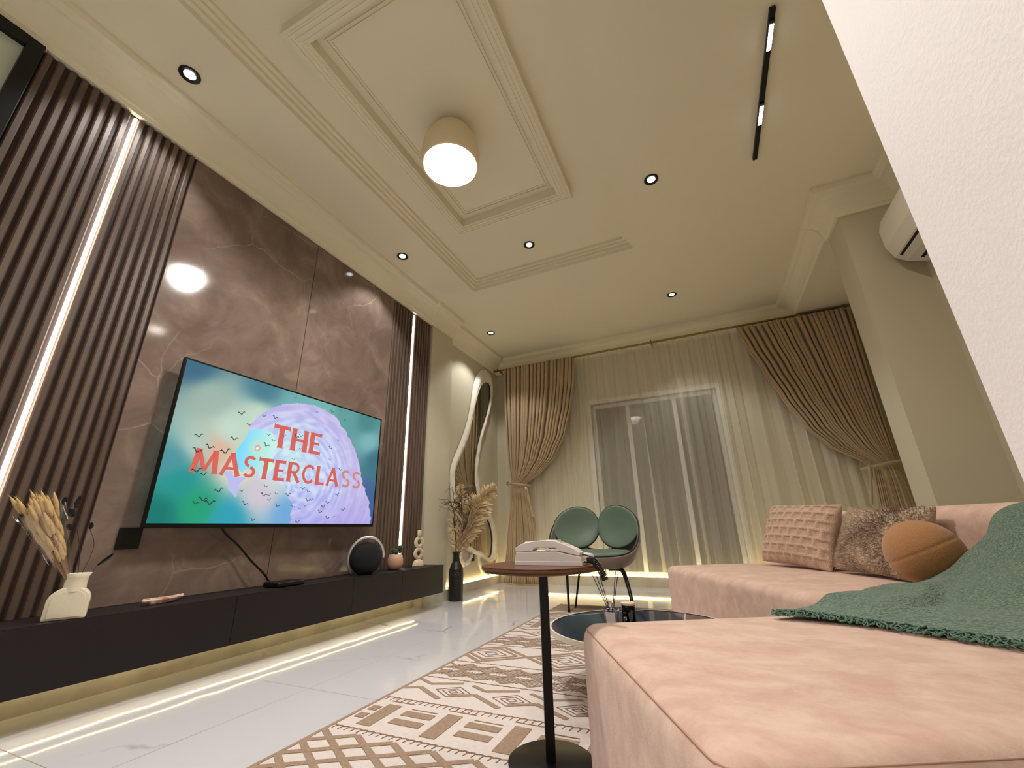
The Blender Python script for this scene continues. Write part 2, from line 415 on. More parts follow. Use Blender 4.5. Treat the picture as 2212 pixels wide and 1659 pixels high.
# LED lines under the cabinet and on the skirting ledges (real strips, slightly wavy)
def strip(path, r, m, label, grp=None):
    tag(MB().tube(path, r, 6).build('light_strip', m, smooth=True), label, 'light strip', grp)
random.seed(3)
def wavy(y0, y1, x, z, n, a=0.004):
    return [(x+random.uniform(-a, a), y0+(y1-y0)*i/n, z+random.uniform(-a, a)*0.6) for i in range(n+1)]
strip(wavy(-0.6, 3.49, -2.578, 0.105, 40), 0.0019, m_ledw, 'warm LED strip under the cabinet, the one nearer the wall')
strip(wavy(-0.6, 3.45, -2.50, 0.119, 40, 0.003), 0.0010, m_ledw, 'warm LED strip under the cabinet, the one nearer the room')
strip(wavy(4.03, 5.36, XW+0.02, 0.104, 16, 0.002), 0.0055, m_ledw, 'warm LED strip along the skirting under the wavy mirror')
strip([(x, YB-0.03+random.uniform(-.003, .003), 0.114) for x in [XW+0.1+i*0.1 for i in range(43)]], 0.0075, emis('led_warm_bright', (1.0, 0.82, 0.42), 20.0), 'warm LED strip along the skirting behind the sheer curtains')

# ---------------------------------------------------------------- television
tv = thing('television', 'large wall mounted television showing a title over a lavender bird head', 'television', (-2.53, 1.99, 1.14))
ty_0, ty_1, tz_0, tz_1 = 1.197, 2.780, 0.697, 1.592
MB().box(-2.575, -2.512, ty_0+0.1, ty_1-0.1, tz_0+0.03, tz_1-0.2).build('back_case', m_trimb, tv, bevel=0.01)
MB().box(-2.60, -2.575, 1.8, 2.2, 0.95, 1.35).build('wall_mount', m_black, tv)
fr = MB(); fr.box(-2.525, -2.500, ty_0, ty_1, tz_0, tz_0+0.022); fr.box(-2.525, -2.500, ty_0, ty_1, tz_1-0.009, tz_1)
fr.box(-2.525, -2.500, ty_0, ty_0+0.009, tz_0+0.022, tz_1-0.009); fr.box(-2.525, -2.500, ty_1-0.009, ty_1, tz_0+0.022, tz_1-0.009)
fr.build('bezel', m_black, tv)
HEAD = [(1.629, 1.271), (1.627, 1.3), (1.682, 1.381), (1.745, 1.435), (1.84, 1.488), (1.928, 1.515), (2.053, 1.539), (2.183, 1.527), (2.291, 1.488), (2.386, 1.406), (2.486, 1.311), (2.569, 1.173), (2.627, 1.03), (2.711, 0.897), (2.748, 0.762), (2.75, 0.70), (2.013, 0.70), (2.004, 0.767), (2.011, 0.826), (1.963, 0.898), (1.918, 0.955), (1.863, 0.98), (1.805, 0.982), (1.725, 0.989), (1.751, 1.1), (1.68, 1.222)]
FACE = [(1.63, 1.267), (1.619, 1.225), (1.588, 1.162), (1.563, 1.109), (1.564, 1.068), (1.594, 1.024), (1.626, 1.007), (1.683, 1.048), (1.784, 1.009), (1.838, 1.067), (1.8, 1.137), (1.83, 1.202), (1.792, 1.273), (1.731, 1.292), (1.676, 1.284)]
BEAK = [(1.533, 1.003), (1.553, 0.952), (1.578, 0.895), (1.614, 0.854), (1.626, 0.878), (1.626, 0.932), (1.642, 0.96), (1.666, 0.983), (1.6, 0.99), (1.562, 1.007)]
BIRDS = [(1.561, 1.352), (1.62, 1.295), (1.704, 1.369), (1.781, 1.377), (2.102, 1.49), (1.908, 1.549), (2.233, 1.526), (2.322, 1.557), (2.368, 1.491), (1.353, 1.175), (1.546, 1.192), (1.42, 1.122), (1.511, 1.108), (1.359, 1.092), (1.757, 1.258), (1.796, 1.227), (1.75, 1.189), (1.866, 1.271), (1.958, 1.284), (1.994, 1.295), (2.17, 1.332), (2.259, 1.251), (2.327, 1.325), (1.963, 1.128), (2.267, 1.165), (2.377, 1.105), (2.009, 1.207), (1.381, 0.987), (1.421, 0.972), (1.519, 0.892), (1.65, 0.9), (1.793, 0.938), (1.408, 0.819), (1.443, 0.839), (1.483, 0.822), (1.682, 0.827), (1.791, 0.884), (1.831, 0.887), (1.836, 0.859), (1.895, 0.825), (1.874, 0.897), (2.069, 0.944), (2.114, 0.927), (2.119, 0.869), (2.152, 0.874), (2.012, 0.822), (2.063, 0.813), (2.102, 0.833), (2.292, 0.861), (2.26, 0.831), (2.235, 0.795), (2.367, 0.765), (2.304, 0.756), (2.065, 0.728), (1.747, 0.737), (2.376, 0.923), (2.449, 0.817), (1.963, 0.895)]
BG = [(.03,.97,50,98,122),(.1,.8,150,172,160),(.3,.75,188,208,190),(.45,.86,105,165,168),(.3,.95,66,118,135),(.6,.93,110,170,165),(.9,.93,70,128,130),(.98,.6,55,108,122),(.98,.2,62,92,140),(.02,.04,8,112,105),(.07,.25,25,140,135),(.14,.1,28,150,110),(.25,.35,214,206,192),(.35,.2,198,188,200),(.5,.08,105,160,205),(.55,.3,190,216,212),(.1,.47,170,192,180),(.03,.36,70,140,150),(.2,.6,184,208,192),(.93,.75,118,172,176),(.25,.04,40,150,172),(.17,.46,212,170,148),(.33,.5,190,210,190),(.4,.35,200,205,200),(.75,.95,90,150,150)]
def inpoly(p, poly):
    x, y = p; r = False; j = len(poly)-1
    for i in range(len(poly)):
        xi, yi = poly[i]; xj, yj = poly[j]
        if (yi > y) != (yj > y) and x < (xj-xi)*(y-yi)/(yj-yi)+xi: r = not r
        j = i
    return r
from mathutils import noise as mnoise
def screen_mesh():
    NU, NV = 300, 170; y0, y1, z0, z1 = ty_0+0.009, ty_1-0.009, tz_0+0.022, tz_1-0.009
    vs = []; cs = []
    for j in range(NV+1):
        for i in range(NU+1):
            s, t = i/NU, j/NV; y = lerp(y0, y1, s); z = lerp(z0, z1, t)
            vs.append((-2.5035, y, z))
            W = 0; c = [0, 0, 0]
            for (a, b, r, g, bl) in BG:
                d = ((s-a)*1.75)**2+(t-b)**2; wt = 1/(d+0.004)**2
                W += wt; c[0] += r*wt; c[1] += g*wt; c[2] += bl*wt
            c = [v/W for v in c]
            n1 = mnoise.noise(Vector((y*3, z*3, 0)))
            # feather streaks follow the round of the head
            rad = math.hypot(y-2.0, (z-1.02)*1.1); ang = math.atan2(z-1.02, y-2.0)
            n2 = mnoise.noise(Vector((ang*3+n1*1.5, rad*34, 3.1)))
            n3 = mnoise.noise(Vector((y*14, z*30, 7)))
            yy = y+0.012*n3; zz = z+0.012*n3
            if inpoly((yy, zz), HEAD):
                k = 0.5+0.5*max(-1, min(1, n2*2.2+n3*0.8)); edge = min(1, max(0, (rad-0.3)/0.25))
                f = max(0.0, min(1.0, (1.75+0.55-y)/0.9))
                base = [lerp(165, 205, k), lerp(170, 215, k), lerp(224, 238, k)]
                base = [lerp(base[0], 185, edge*0.6), lerp(base[1], 168, edge*0.6), lerp(base[2], 214, edge*0.6)]
                if z < 1.0: base = [lerp(base[0], 150, (1.0-z)*1.6), lerp(base[1], 140, (1.0-z)*1.6), lerp(base[2], 214, (1.0-z)*1.6)]
                q = max(0, 1-math.hypot(y-1.95, z-1.15)/0.3); base = [lerp(base[0], 190, q*0.7), lerp(base[1], 228, q*0.7), lerp(base[2], 226, q*0.7)]
                c = base
            if inpoly((yy, zz), BEAK): c = [180, 180, 226]
            if inpoly((yy, zz), FACE):
                g = min(1, max(0, (y-1.6)/0.22)); c = [lerp(120, 195, g), lerp(208, 232, g), lerp(240, 215, g)]
                e = math.hypot(y-1.70, z-1.165); 
                if e < 0.07: c = [lerp(c[0], 205, (0.07-e)*10), lerp(c[1], 225, (0.07-e)*10), lerp(c[2], 160, (0.07-e)*10)]
                if 0.010 < e < 0.019: c = [215, 150, 160]
                elif e <= 0.010: c = [232, 225, 225]
            cs.append((*lin(c), 1))
    fs = [(j*(NU+1)+i, j*(NU+1)+i+1, (j+1)*(NU+1)+i+1, (j+1)*(NU+1)+i) for j in range(NV) for i in range(NU)]
    me = bpy.data.meshes.new('screen'); me.from_pydata([tuple(Vector(v)-tv.location) for v in vs], [], fs)
    at = me.color_attributes.new('picture', 'FLOAT_COLOR', 'POINT')
    at.data.foreach_set('color', [x for c in cs for x in c])
    m = bpy.data.materials.new('screen_picture'); m.use_nodes = True; N = m.node_tree.nodes; L = m.node_tree.links
    b = N['Principled BSDF']; a = N.new('ShaderNodeAttribute'); a.attribute_name = 'picture'
    b.inputs['Base Color'].default_value = (0.01, 0.01, 0.01, 1); b.inputs['Roughness'].default_value = 0.25; b.inputs['Specular IOR Level'].default_value = 0.2
    L.new(a.outputs['Color'], b.inputs['Emission Color']); b.inputs['Emission Strength'].default_value = 0.95
    me.materials.append(m); o = bpy.data.objects.new('screen', me); COL.objects.link(o); o.parent = tv; return o
scr = screen_mesh()
# lettering made of flared strokes
def stroke(a, b, w0=0.20, w1=0.20, fl=0.0):
    w0 *= 1.12; w1 *= 1.12
    a, b = Vector(a), Vector(b); d = (b-a).normalized(); n = Vector((-d.y, d.x))
    return [[a+n*(w0/2+fl), a+d*0.06+n*w0/2, b-d*0.06+n*w1/2, b+n*(w1/2+fl), b-n*(w1/2+fl), b-d*0.06-n*w1/2, a+d*0.06-n*w0/2, a-n*(w0/2+fl)]]
def arc(cx, cy, rx, ry, a0, a1, w, n=14):
    out = []
    for i in range(n):
        t0, t1 = math.radians(lerp(a0, a1, i/n)), math.radians(lerp(a0, a1, (i+1)/n))
        P_ = lambda t, k: Vector((cx+(rx+k)*math.cos(t), cy+(ry+k)*math.sin(t)))
        out.append([P_(t0, w/2), P_(t1, w/2), P_(t1, -w/2), P_(t0, -w/2)])
    return out
GL = {
 'T': (0.72, stroke((0.36, 0.0), (0.36, 0.92), fl=0.03)+stroke((0.0, 0.92), (0.72, 0.92), 0.14, 0.14, 0.04)),
 'H': (0.80, stroke((0.12, 0), (0.12, 1), fl=0.03)+stroke((0.68, 0), (0.68, 1), fl=0.03)+stroke((0.12, 0.5), (0.68, 0.5), 0.12, 0.12)),
 'E': (0.62, stroke((0.12, 0), (0.12, 1), fl=0.02)+stroke((0.10, 0.93), (0.58, 0.93), 0.13, 0.13, 0.03)+stroke((0.10, 0.5), (0.50, 0.5), 0.11, 0.11, 0.03)+stroke((0.10, 0.07), (0.60, 0.07), 0.13, 0.13, 0.03)),
 'M': (1.05, stroke((0.10, 0), (0.20, 1), fl=0.03)+stroke((0.20, 0.97), (0.52, 0.1), 0.16, 0.14)+stroke((0.52, 0.1), (0.84, 0.97), 0.12, 0.14)+stroke((0.84, 1), (0.95, 0), fl=0.03)),
 'A': (0.86, stroke((0.08, 0), (0.42, 1), 0.14, 0.14, 0.03)+stroke((0.42, 1), (0.78, 0), 0.18, 0.18, 0.03)+stroke((0.22, 0.32), (0.62, 0.32), 0.11, 0.11)),
 'S': (0.62, arc(0.31, 0.73, 0.21, 0.20, 35, 262, 0.14)+arc(0.31, 0.27, 0.22, 0.20, -145, 82, 0.14)),
 'R': (0.76, stroke((0.12, 0), (0.12, 1), fl=0.03)+stroke((0.12, 0.94), (0.38, 0.94), 0.12, 0.12)+stroke((0.12, 0.5), (0.38, 0.5), 0.12, 0.12)+arc(0.38, 0.72, 0.22, 0.22, -90, 90, 0.13)+stroke((0.36, 0.5), (0.70, 0.0), 0.16, 0.16, 0.03)),
 'C': (0.76, arc(0.42, 0.5, 0.33, 0.43, 42, 318, 0.15, 20)),
 'L': (0.60, stroke((0.12, 0), (0.12, 1), fl=0.03)+stroke((0.10, 0.07), (0.58, 0.07), 0.13, 0.13, 0.03)),
}
def word(mb, text, y0, y1, z0, h, slant=0.0, zslope=0.0, gap=0.08):
    tw = sum(GL[ch][0] for ch in text)+gap*(len(text)-1); x = 0
    for ch in text:
        wd, polys = GL[ch]
        for poly in polys:
            pts = [(y0+(x+p.x)/tw*(y1-y0), z0+p.y*h) for p in poly]
            pts = [(a, b+zslope*(a-y0)) for a, b in pts]
            mb.add([(-2.5028, a, b) for a, b in pts], [tuple(range(len(pts)))])
        x += wd+gap
def flatemit(name, c, st=0.95):
    m = emis(name, lin(c), st); m.node_tree.nodes['Principled BSDF'].inputs['Base Color'].default_value = (0.01, 0.01, 0.01, 1); return m
# the title and the flock of birds are part of the picture: they are joined into the screen's own mesh
tx = MB(); tx.cur = 1; word(tx, 'THE', 1.787, 2.177, 1.190, 0.150); word(tx, 'MASTERCLA', 1.345, 2.372, 0.982, 0.130)
tx.cur = 2; word(tx, 'SS', 2.392, 2.600, 0.982, 0.130)
tx.cur = 3; random.seed(11)
for (y, z) in BIRDS:
    sc = random.uniform(0.013, 0.026)*(1.35 if y < 1.6 else 1.0); f = random.uniform(-0.3, 0.5); r = random.uniform(-0.4, 0.4)
    pts = [(-1, 0.35), (-0.55, 0.66), (-0.12, 0.14), (0, 0.0), (0.15, 0.14), (0.6, 0.60+f*0.3), (1, 0.25+f*0.4), (0.55, 0.32+f*0.2), (0.14, -0.16), (-0.12, -0.16), (-0.5, 0.34)]
    pts = [(y+sc*(a*math.cos(r)-b*math.sin(r)), z+sc*(a*math.sin(r)+b*math.cos(r))) for a, b in pts]
    tx.add([(-2.5024, a, b) for a, b in pts], [tuple(range(len(pts)))])
me = scr.data; nv0 = len(me.vertices)
vs0 = [tuple(v.co) for v in me.vertices]; fs0 = [tuple(p.vertices) for p in me.polygons]
cols0 = [0.0]*(nv0*4); me.color_attributes['picture'].data.foreach_get('color', cols0)
me2 = bpy.data.meshes.new('screen')
me2.from_pydata(vs0+[tuple(v-tv.location) for v in tx.v], [], fs0+[tuple(nv0+i for i in f) for f in tx.f])
at2 = me2.color_attributes.new('picture', 'FLOAT_COLOR', 'POINT'); at2.data.foreach_set('color', cols0+[0.0]*(4*len(tx.v)))
for m_ in (me.materials[0], flatemit('title_red', (200, 92, 80)), flatemit('title_red_faded', (196, 128, 122)), flatemit('bird_dark', (34, 52, 62))): me2.materials.append(m_)
me2.polygons.foreach_set('material_index', [0]*len(fs0)+tx.mi)
scr.data = me2
# socket plate and cable and streaming box
tag(MB().box(XL, XL+0.012, 1.150, 1.245, 0.602, 0.700).build('socket_plate', m_trimb, bevel=0.003), 'square black socket plate on the marble left of the television', 'socket')
cb = catmull([(-2.52, 1.575, 0.71), (-2.535, 1.63, 0.66), (-2.55, 1.72, 0.60), (-2.54, 1.81, 0.51), (-2.53, 1.90, 0.43), (-2.52, 1.935, 0.385), (-2.49, 1.945, 0.365)], 10)
tag(MB().tube(cb, 0.0055, 8).build('power_cable', m_trimb, smooth=True), 'thick black cable hanging from the television to the streaming box', 'cable')
sb = thing('streaming_box', 'flat black streaming box on the media cabinet at the end of the cable', 'media box', (-2.44, 1.98, 0.356))
MB().box(-2.505, -2.375, 1.885, 2.075, 0.358, 0.384).build('case', m_trimb, sb, bevel=0.008)
MB().box(-2.50, -2.38, 1.89, 2.07, 0.384, 0.3855).build('lid', m_black, sb)

# ---------------------------------------------------------------- ceiling lights
def make_downlight():
    th = thing('ceiling_spot', 'x', 'ceiling light', (0, 0, ZC))
    MB().lathe([(0.052, 0.0), (0.052, -0.007), (0.048, -0.010), (0.029, -0.004), (0.029, 0.0)], (0, 0, 0), 40, cap=False).build('trim_ring', m_black, th, smooth=True, local=True)
    MB().lathe([(0.0285, 0.0), (0.0285, -0.0025), (0.001, -0.003)], (0, 0, 0), 32).build('lens', m_lens, th, smooth=True, local=True)
    ld = bpy.data.lights.new('spot_beam', 'SPOT'); ld.energy = E_SPOT; ld.color = WARM; ld.spot_size = math.radians(102); ld.spot_blend = 0.42; ld.shadow_soft_size = 0.028
    lo = bpy.data.objects.new('spot_beam', ld); COL.objects.link(lo); lo.parent = th; lo.location = (0, 0, -0.012)
    return th
DL = [(-2.29, 0.766, ZC, 'round black trimmed ceiling spot above the left fluted panel'),
      (-2.27, 2.62, ZC, 'round black trimmed ceiling spot above the right part of the television wall'),
      (-2.27, 4.45, ZC, 'round black trimmed ceiling spot above the pampas vase and wavy mirror'),
      (-1.175, 3.12, 3.225, 'glaring ceiling spot in the raised ceiling recess beyond the egg shaped lamp'),
      (-0.01, 2.69, ZC, 'round ceiling spot between the ceiling recess and the black track light'),
      (-0.006, 4.51, ZC, 'round black trimmed ceiling spot in front of the right window curtain'),
      (-1.13, 0.50, 3.225, 'ceiling spot in the raised recess on the camera side of the egg shaped lamp'),
      (-0.55, 0.70, ZC, 'ceiling spot straight above the near end of the sofa'),
      (-2.28, -1.1, ZC, 'ceiling spot by the left wall behind the camera'),
      (-0.45, -0.75, ZC, 'added unseen ceiling spot behind the camera, the one by the near wall end'),  # added out of view to light the telephone from the front
      (-1.25, -0.75, ZC, 'added unseen ceiling spot behind the camera in the middle of the room')]  # added out of view as fill for the near wall and telephone
first = None
LEVEL = {2: 1.15, 4: 0.20, 5: 1.2, 6: 0.8, 7: 0.62, 8: 0.8, 9: 2.3, 10: 0.7}     # output of single spots, tuned to balance the light
for i_, (x, y, z, lab) in enumerate(DL):
    if first is None: first = make_downlight(); o = first
    else: o = copy_tree(first)
    o.location = (x, y, z); o['label'] = lab; o['group'] = 'ceiling spots'
    if i_ in LEVEL:
        for c_ in o.children:
            if c_.type == 'LIGHT': c_.data = c_.data.copy(); c_.data.energy = E_SPOT*LEVEL[i_]
# egg shaped lamp
m_shade = mat('lamp_shade_plaster', (240, 222, 186), 0.8, bump=0.1, bscale=120)
lamp = thing('ceiling_lamp', 'cream egg shaped ceiling lamp with a bright open underside', 'ceiling light', (-1.19, 1.765, 3.225))
ro = [(0.035, 0.0), (0.088, -0.014), (0.130, -0.048), (0.162, -0.105), (0.183, -0.175), (0.190, -0.245), (0.182, -0.325)]
ri = [(r-0.010, z+0.004 if i == 6 else z-0.006) for i, (r, z) in enumerate(ro)]
MB().lathe([(r, z) for r, z in ro]+[(0.172, -0.325)]+[(r-0.012, z-0.008) for r, z in ro[::-1][1:]], (0, 0, 0), 56, cap=False).build('shade', m_shade, lamp, smooth=True, local=True)
MB().lathe([(0.170, -0.305), (0.174, -0.245), (0.166, -0.175), (0.145, -0.11), (0.113, -0.06), (0.075, -0.036), (0.01, -0.030)], (0, 0, 0), 48, cap=False).build('diffuser', emis('lamp_glow', (1.0, 0.95, 0.84), 4.0), lamp, smooth=True, local=True)
MB().ball((0, 0, -0.16), 0.045).build('bulb', emis('bulb_glow', (1.0, 0.96, 0.88), 20.0), lamp, smooth=True, local=True)
MB().lathe([(0.05, 0.0), (0.05, -0.02)], (0, 0, 0), 24).build('ceiling_rose', m_shade, lamp, local=True)
ld = bpy.data.lights.new('lamp_light', 'SPOT'); ld.energy = E_PEND; ld.color = (0.97, 0.95, 0.91); ld.shadow_soft_size = 0.12; ld.spot_size = math.radians(160); ld.spot_blend = 0.5
lo = bpy.data.objects.new('lamp_light', ld); COL.objects.link(lo); lo.parent = lamp; lo.location = (0, 0, -0.335)
# black track with two lit pieces
tr = thing('track_light', 'slim black linear track light with two lit sections on the ceiling', 'ceiling light', (0.69, 2.29, ZC))
MB().box(0.672, 0.700, 1.80, 2.81, ZC-0.022, ZC).build('rail', m_black, tr, bevel=0.002)
for a, b in ((1.87, 2.01), (2.36, 2.50)):
    h = MB().box(0.673, 0.699, a-0.02, b+0.02, ZC-0.030, ZC-0.0225).build('lamp_head', m_black, tr)
    lens = MB()
    for k in range(6):
        y = a+(b-a)*k/6; lens.box(0.676, 0.696, y+0.001, y+(b-a)/6-0.001, ZC-0.033, ZC-0.0302)
    lens.build('lens', m_track, h)
    al = bpy.data.lights.new('track_beam', 'AREA'); al.shape = 'RECTANGLE'; al.size = 0.02; al.size_y = b-a; al.energy = E_TRACK; al.color = (1.0, 0.88, 0.72)
    ao = bpy.data.objects.new('track_beam', al); COL.objects.link(ao); ao.parent = tr; ao.location = Vector((0.686, (a+b)/2, ZC-0.036))-tr.location

# air conditioner on the right wall
m_ac = mat('ivory_plastic', (226, 220, 206), 0.4)
ac = thing('air_conditioner', 'cream wall air conditioner half hidden behind the near wall', 'air conditioner', (XR, 3.0, 2.5))
pr_ = [(XR, 2.335), (XR-0.05, 2.34), (XR-0.13, 2.365), (XR-0.19, 2.41), (XR-0.222, 2.50), (XR-0.225, 2.64), (XR-0.20, 2.72), (XR-0.14, 2.75), (XR, 2.75)]
MB().prism(pr_, 'y', 2.45, 3.42).build('casing', m_ac, ac, bevel=0.012, seg=3)
# louvre slots lie on the slanted lower front
lv = MB()
def slant(o0, o1, lift):
    a = Vector((XR-0.05, 0, 2.338)); b = Vector((XR-0.188, 0, 2.408)); d = (b-a); n = Vector((-d.z, 0, d.x)).normalized(); n = n if n.z < 0 else -n
    return [a+d*o0+n*lift, a+d*o1+n*lift]
for o0, o1 in ((0.10, 0.38), (0.62, 0.95)):
    p, q = slant(o0, o1, 0.004)
    lv.add([(p.x, 2.5, p.z), (q.x, 2.5, q.z), (q.x, 3.36, q.z), (p.x, 3.36, p.z)]+[(p.x+0.02, 2.5, p.z+0.02), (q.x+0.02, 2.5, q.z+0.02), (q.x+0.02, 3.33, q.z+0.02), (p.x+0.02, 3.33, p.z+0.02)], [(0,1,2,3),(4,7,6,5),(0,4,5,1),(1,5,6,2),(2,6,7,3),(3,7,4,0)])
for k in range(7):
    p, q = slant(0.44, 0.57, 0.004); y = 2.55+k*0.115
    lv.add([(p.x, y, p.z), (q.x, y, q.z), (q.x, y+0.08, q.z), (p.x, y+0.08, p.z)]+[(p.x+0.02, y, p.z+0.02), (q.x+0.02, y, q.z+0.02), (q.x+0.02, y+0.08, q.z+0.02), (p.x+0.02, y+0.08, p.z+0.02)], [(0,1,2,3),(4,7,6,5),(0,4,5,1),(1,5,6,2),(2,6,7,3),(3,7,4,0)])
lv.build('louvre', m_black, ac)

# ---------------------------------------------------------------- curtains
def cloth_mat(name, col, op, rough=0.85, weave=500):
    m = bpy.data.materials.new(name); m.use_nodes = True; N = m.node_tree.nodes; L = m.node_tree.links
    N.remove(N['Principled BSDF']); out = N['Material Output']
    d = N.new('ShaderNodeBsdfDiffuse'); t = N.new('ShaderNodeBsdfTranslucent'); tr_ = N.new('ShaderNodeBsdfTransparent')
    d.inputs[0].default_value = (*lin(col), 1); t.inputs[0].default_value = (*lin(col), 1)
    m1 = N.new('ShaderNodeMixShader'); m1.inputs[0].default_value = 0.22; L.new(d.outputs[0], m1.inputs[1]); L.new(t.outputs[0], m1.inputs[2])
    m2 = N.new('ShaderNodeMixShader'); L.new(tr_.outputs[0], m2.inputs[1]); L.new(m1.outputs[0], m2.inputs[2])
    tc = N.new('ShaderNodeTexCoord'); mp = N.new('ShaderNodeMapping'); mp.inputs['Scale'].default_value = (14, 14, 0.25); L.new(tc.outputs['Object'], mp.inputs[0])
    n = N.new('ShaderNodeTexNoise'); n.inputs['Scale'].default_value = 1.6; n.inputs['Detail'].default_value = 2; L.new(mp.outputs[0], n.inputs['Vector'])
    r = N.new('ShaderNodeMapRange'); r.inputs[1].default_value = 0.3; r.inputs[2].default_value = 0.7; r.inputs[3].default_value = op-0.04; r.inputs[4].default_value = op+0.04
    L.new(n.outputs[0], r.inputs[0]); L.new(r.outputs[0], m2.inputs[0]); L.new(m2.outputs[0], out.inputs[0])
    MATS[name] = m; return m
m_sheer = cloth_mat('sheer_voile', (248, 240, 218), 0.41)
m_drape = mat('taupe_drape', (186, 160, 124), 0.85, noise=0.10, nscale=200, bump=0.15, bscale=400, sheen=0.3)
m_lining = m_drape
def sheer(x0, x1, seed, label, base_y):
    rnd = random.Random(seed); folds = []; x = x0
    NX = int((x1-x0)/0.0075)
    # irregular pleats: sum of sines with overlapping loops
    ph = [rnd.uniform(0, 6.28) for _ in range(6)]
    def fn(u, v):
        z = lerp(2.90, 0.115, v)
        xx = lerp(x0, x1, u); s = xx*1.0
        drift = 0.02*math.sin(s*5+ph[0])*v
        a = max(0.12, min(1.0, 0.55+0.9*mnoise.noise(Vector((s*2.6, seed, 0)))+0.35*mnoise.noise(Vector((s*7.0, seed, 5)))))
        k = 2*PI*s*6.0+1.8*math.sin(s*4.7+ph[3])+0.8*math.sin(s*11.3+ph[1])
        dx = 0.055*a*a*math.sin(2*k+ph[4])*(0.35+0.65*v)
        dy = 0.044*a*math.sin(k+ph[5])*(0.55+0.45*v)+0.008*math.sin(2.7*k)*(1-v)
        hemflare = 0.012*math.sin(k*0.5+ph[2])*max(0, v-0.7)
        return (xx+dx+drift, base_y+dy+hemflare, z)
    mb = MB().grid(fn, NX, 26)
    o = mb.build('sheer_curtain', m_sheer, smooth=2, fix=False)
    return tag(o, label, 'curtain', 'sheer window curtains')
sheer(-2.50, -0.08, 5, 'sheer cream curtain left of the parting, behind the green chair', 5.315)
sheer(-0.12, 1.76, 9, 'sheer cream curtain right of the parting, behind the sofa back', 5.305)
def drape(tab, nf, seed, name, label, y0, hem, solid=0.004):
    """tab: (z, xleft, xright, depth)"""
    rnd = random.Random(seed)
    jit = [rnd.uniform(-0.5, 0.5) for _ in range(nf+2)]; amp = [rnd.uniform(0.7, 1.25) for _ in range(nf+2)]
    ztop = max(t[0] for t in tab)
    cum = [0.0]; 
    for i in range(nf): cum.append(cum[-1]+rnd.uniform(0.55, 1.45))
    cum = [c_/cum[-1] for c_ in cum]
    def fn(u, v):
        z = lerp(ztop, hem, v); xl, xr, dep, am = interp(tab, z)
        f = u*nf; i = min(int(f), nf-1); t = f-i; a = lerp(amp[i], amp[i+1], t)
        uu = lerp(cum[i], cum[i+1], t)
        w_ = (xr-xl)/nf
        x = lerp(xl, xr, uu)+0.22*w_*math.sin(4*PI*t)*min(1.0, am/0.02)
        y = y0-dep*math.sin(PI*u)**0.8-a*am*math.cos(2*PI*t)+0.006*math.sin(z*3+i)*v
        return (x, y, z)
    mb = MB().grid(fn, nf*14+1, 60)
    return mb.build(name, m_drape, smooth=2, fix=False, solid=solid)
# rail
rod = thing('curtain_rail', 'slim curtain pole running above the whole window', 'curtain rail', (-0.35, 5.24, 2.93))
MB().tube([(-2.60, 5.235, 2.90), (1.80, 5.235, 2.90)], 0.011, 12).build('pole', m_brass, rod, smooth=True)
MB().tube([(-2.62, 5.29, 2.915), (1.80, 5.29, 2.915)], 0.008, 8).build('second_pole', m_brass, rod, smooth=True)
for x in (-2.56, -0.35, 1.70):
    MB().box(x-0.008, x+0.008, 5.22, 5.42, 2.90, 2.93).build('bracket', m_brass, rod)
MB().ball((-2.61, 5.235, 2.90), 0.022).build('finial', m_brass, rod, smooth=True)
ld_ = thing('tied_curtain', 'taupe curtain left of the window, gathered by a tieback', 'curtain', (-2.1, 5.18, 0), 'taupe side curtains')
tabL = [(2.885, -2.43, -1.37, 0.0, 0.036), (2.55, -2.43, -1.40, 0.01, 0.038), (2.24, -2.425, -1.455, 0.02, 0.038), (1.85, -2.41, -1.56, 0.03, 0.036), (1.55, -2.39, -1.72, 0.04, 0.032), (1.35, -2.36, -1.93, 0.045, 0.024), (1.215, -2.34, -2.16, 0.05, 0.014), (1.08, -2.35, -2.13, 0.05, 0.020), (0.6, -2.42, -2.06, 0.04, 0.034), (0.02, -2.48, -2.0, 0.03, 0.040)]
o = drape(tabL, 19, 4, 'fabric', '', 5.215, 0.025)
o.parent = ld_; o.location = -ld_.location
rd_ = thing('tied_curtain', 'taupe curtain right of the window, swept aside to the pillar', 'curtain', (1.6, 5.18, 0), 'taupe side curtains')
tabR = [(2.865, 0.63, 1.73, 0.0, 0.036), (2.6, 0.70, 1.73, 0.01, 0.038), (2.29, 0.80, 1.725, 0.02, 0.038), (1.95, 0.915, 1.72, 0.03, 0.036), (1.6, 1.06, 1.72, 0.04, 0.032), (1.38, 1.22, 1.72, 0.045, 0.024), (1.2, 1.46, 1.715, 0.05, 0.014), (1.14, 1.52, 1.71, 0.05, 0.014), (1.0, 1.50, 1.73, 0.05, 0.022), (0.6, 1.46, 1.76, 0.04, 0.03), (0.02, 1.43, 1.78, 0.03, 0.034)]
o = drape(tabR, 22, 8, 'fabric', '', 5.215, 0.025)
o.parent = rd_; o.location = -rd_.location
def band(th, x0, x1, z0, z1, y, m=m_drape):
    pts = catmull([(x0, y+0.05, z0), (lerp(x0, x1, .25), y-0.03, lerp(z0, z1, .2)), (lerp(x0, x1, .6), y-0.045, lerp(z0, z1, .6)), (x1, y-0.02, z1), (x1+0.01*(1 if x1 > x0 else -1), y+0.05, z1)], 6)
    MB().tube(pts, 0.013, 8).build('tieback', m, th, smooth=True)
band(ld_, -2.40, -2.10, 1.235, 1.19, 5.14); band(rd_, 1.42, 1.72, 1.135, 1.185, 5.14)
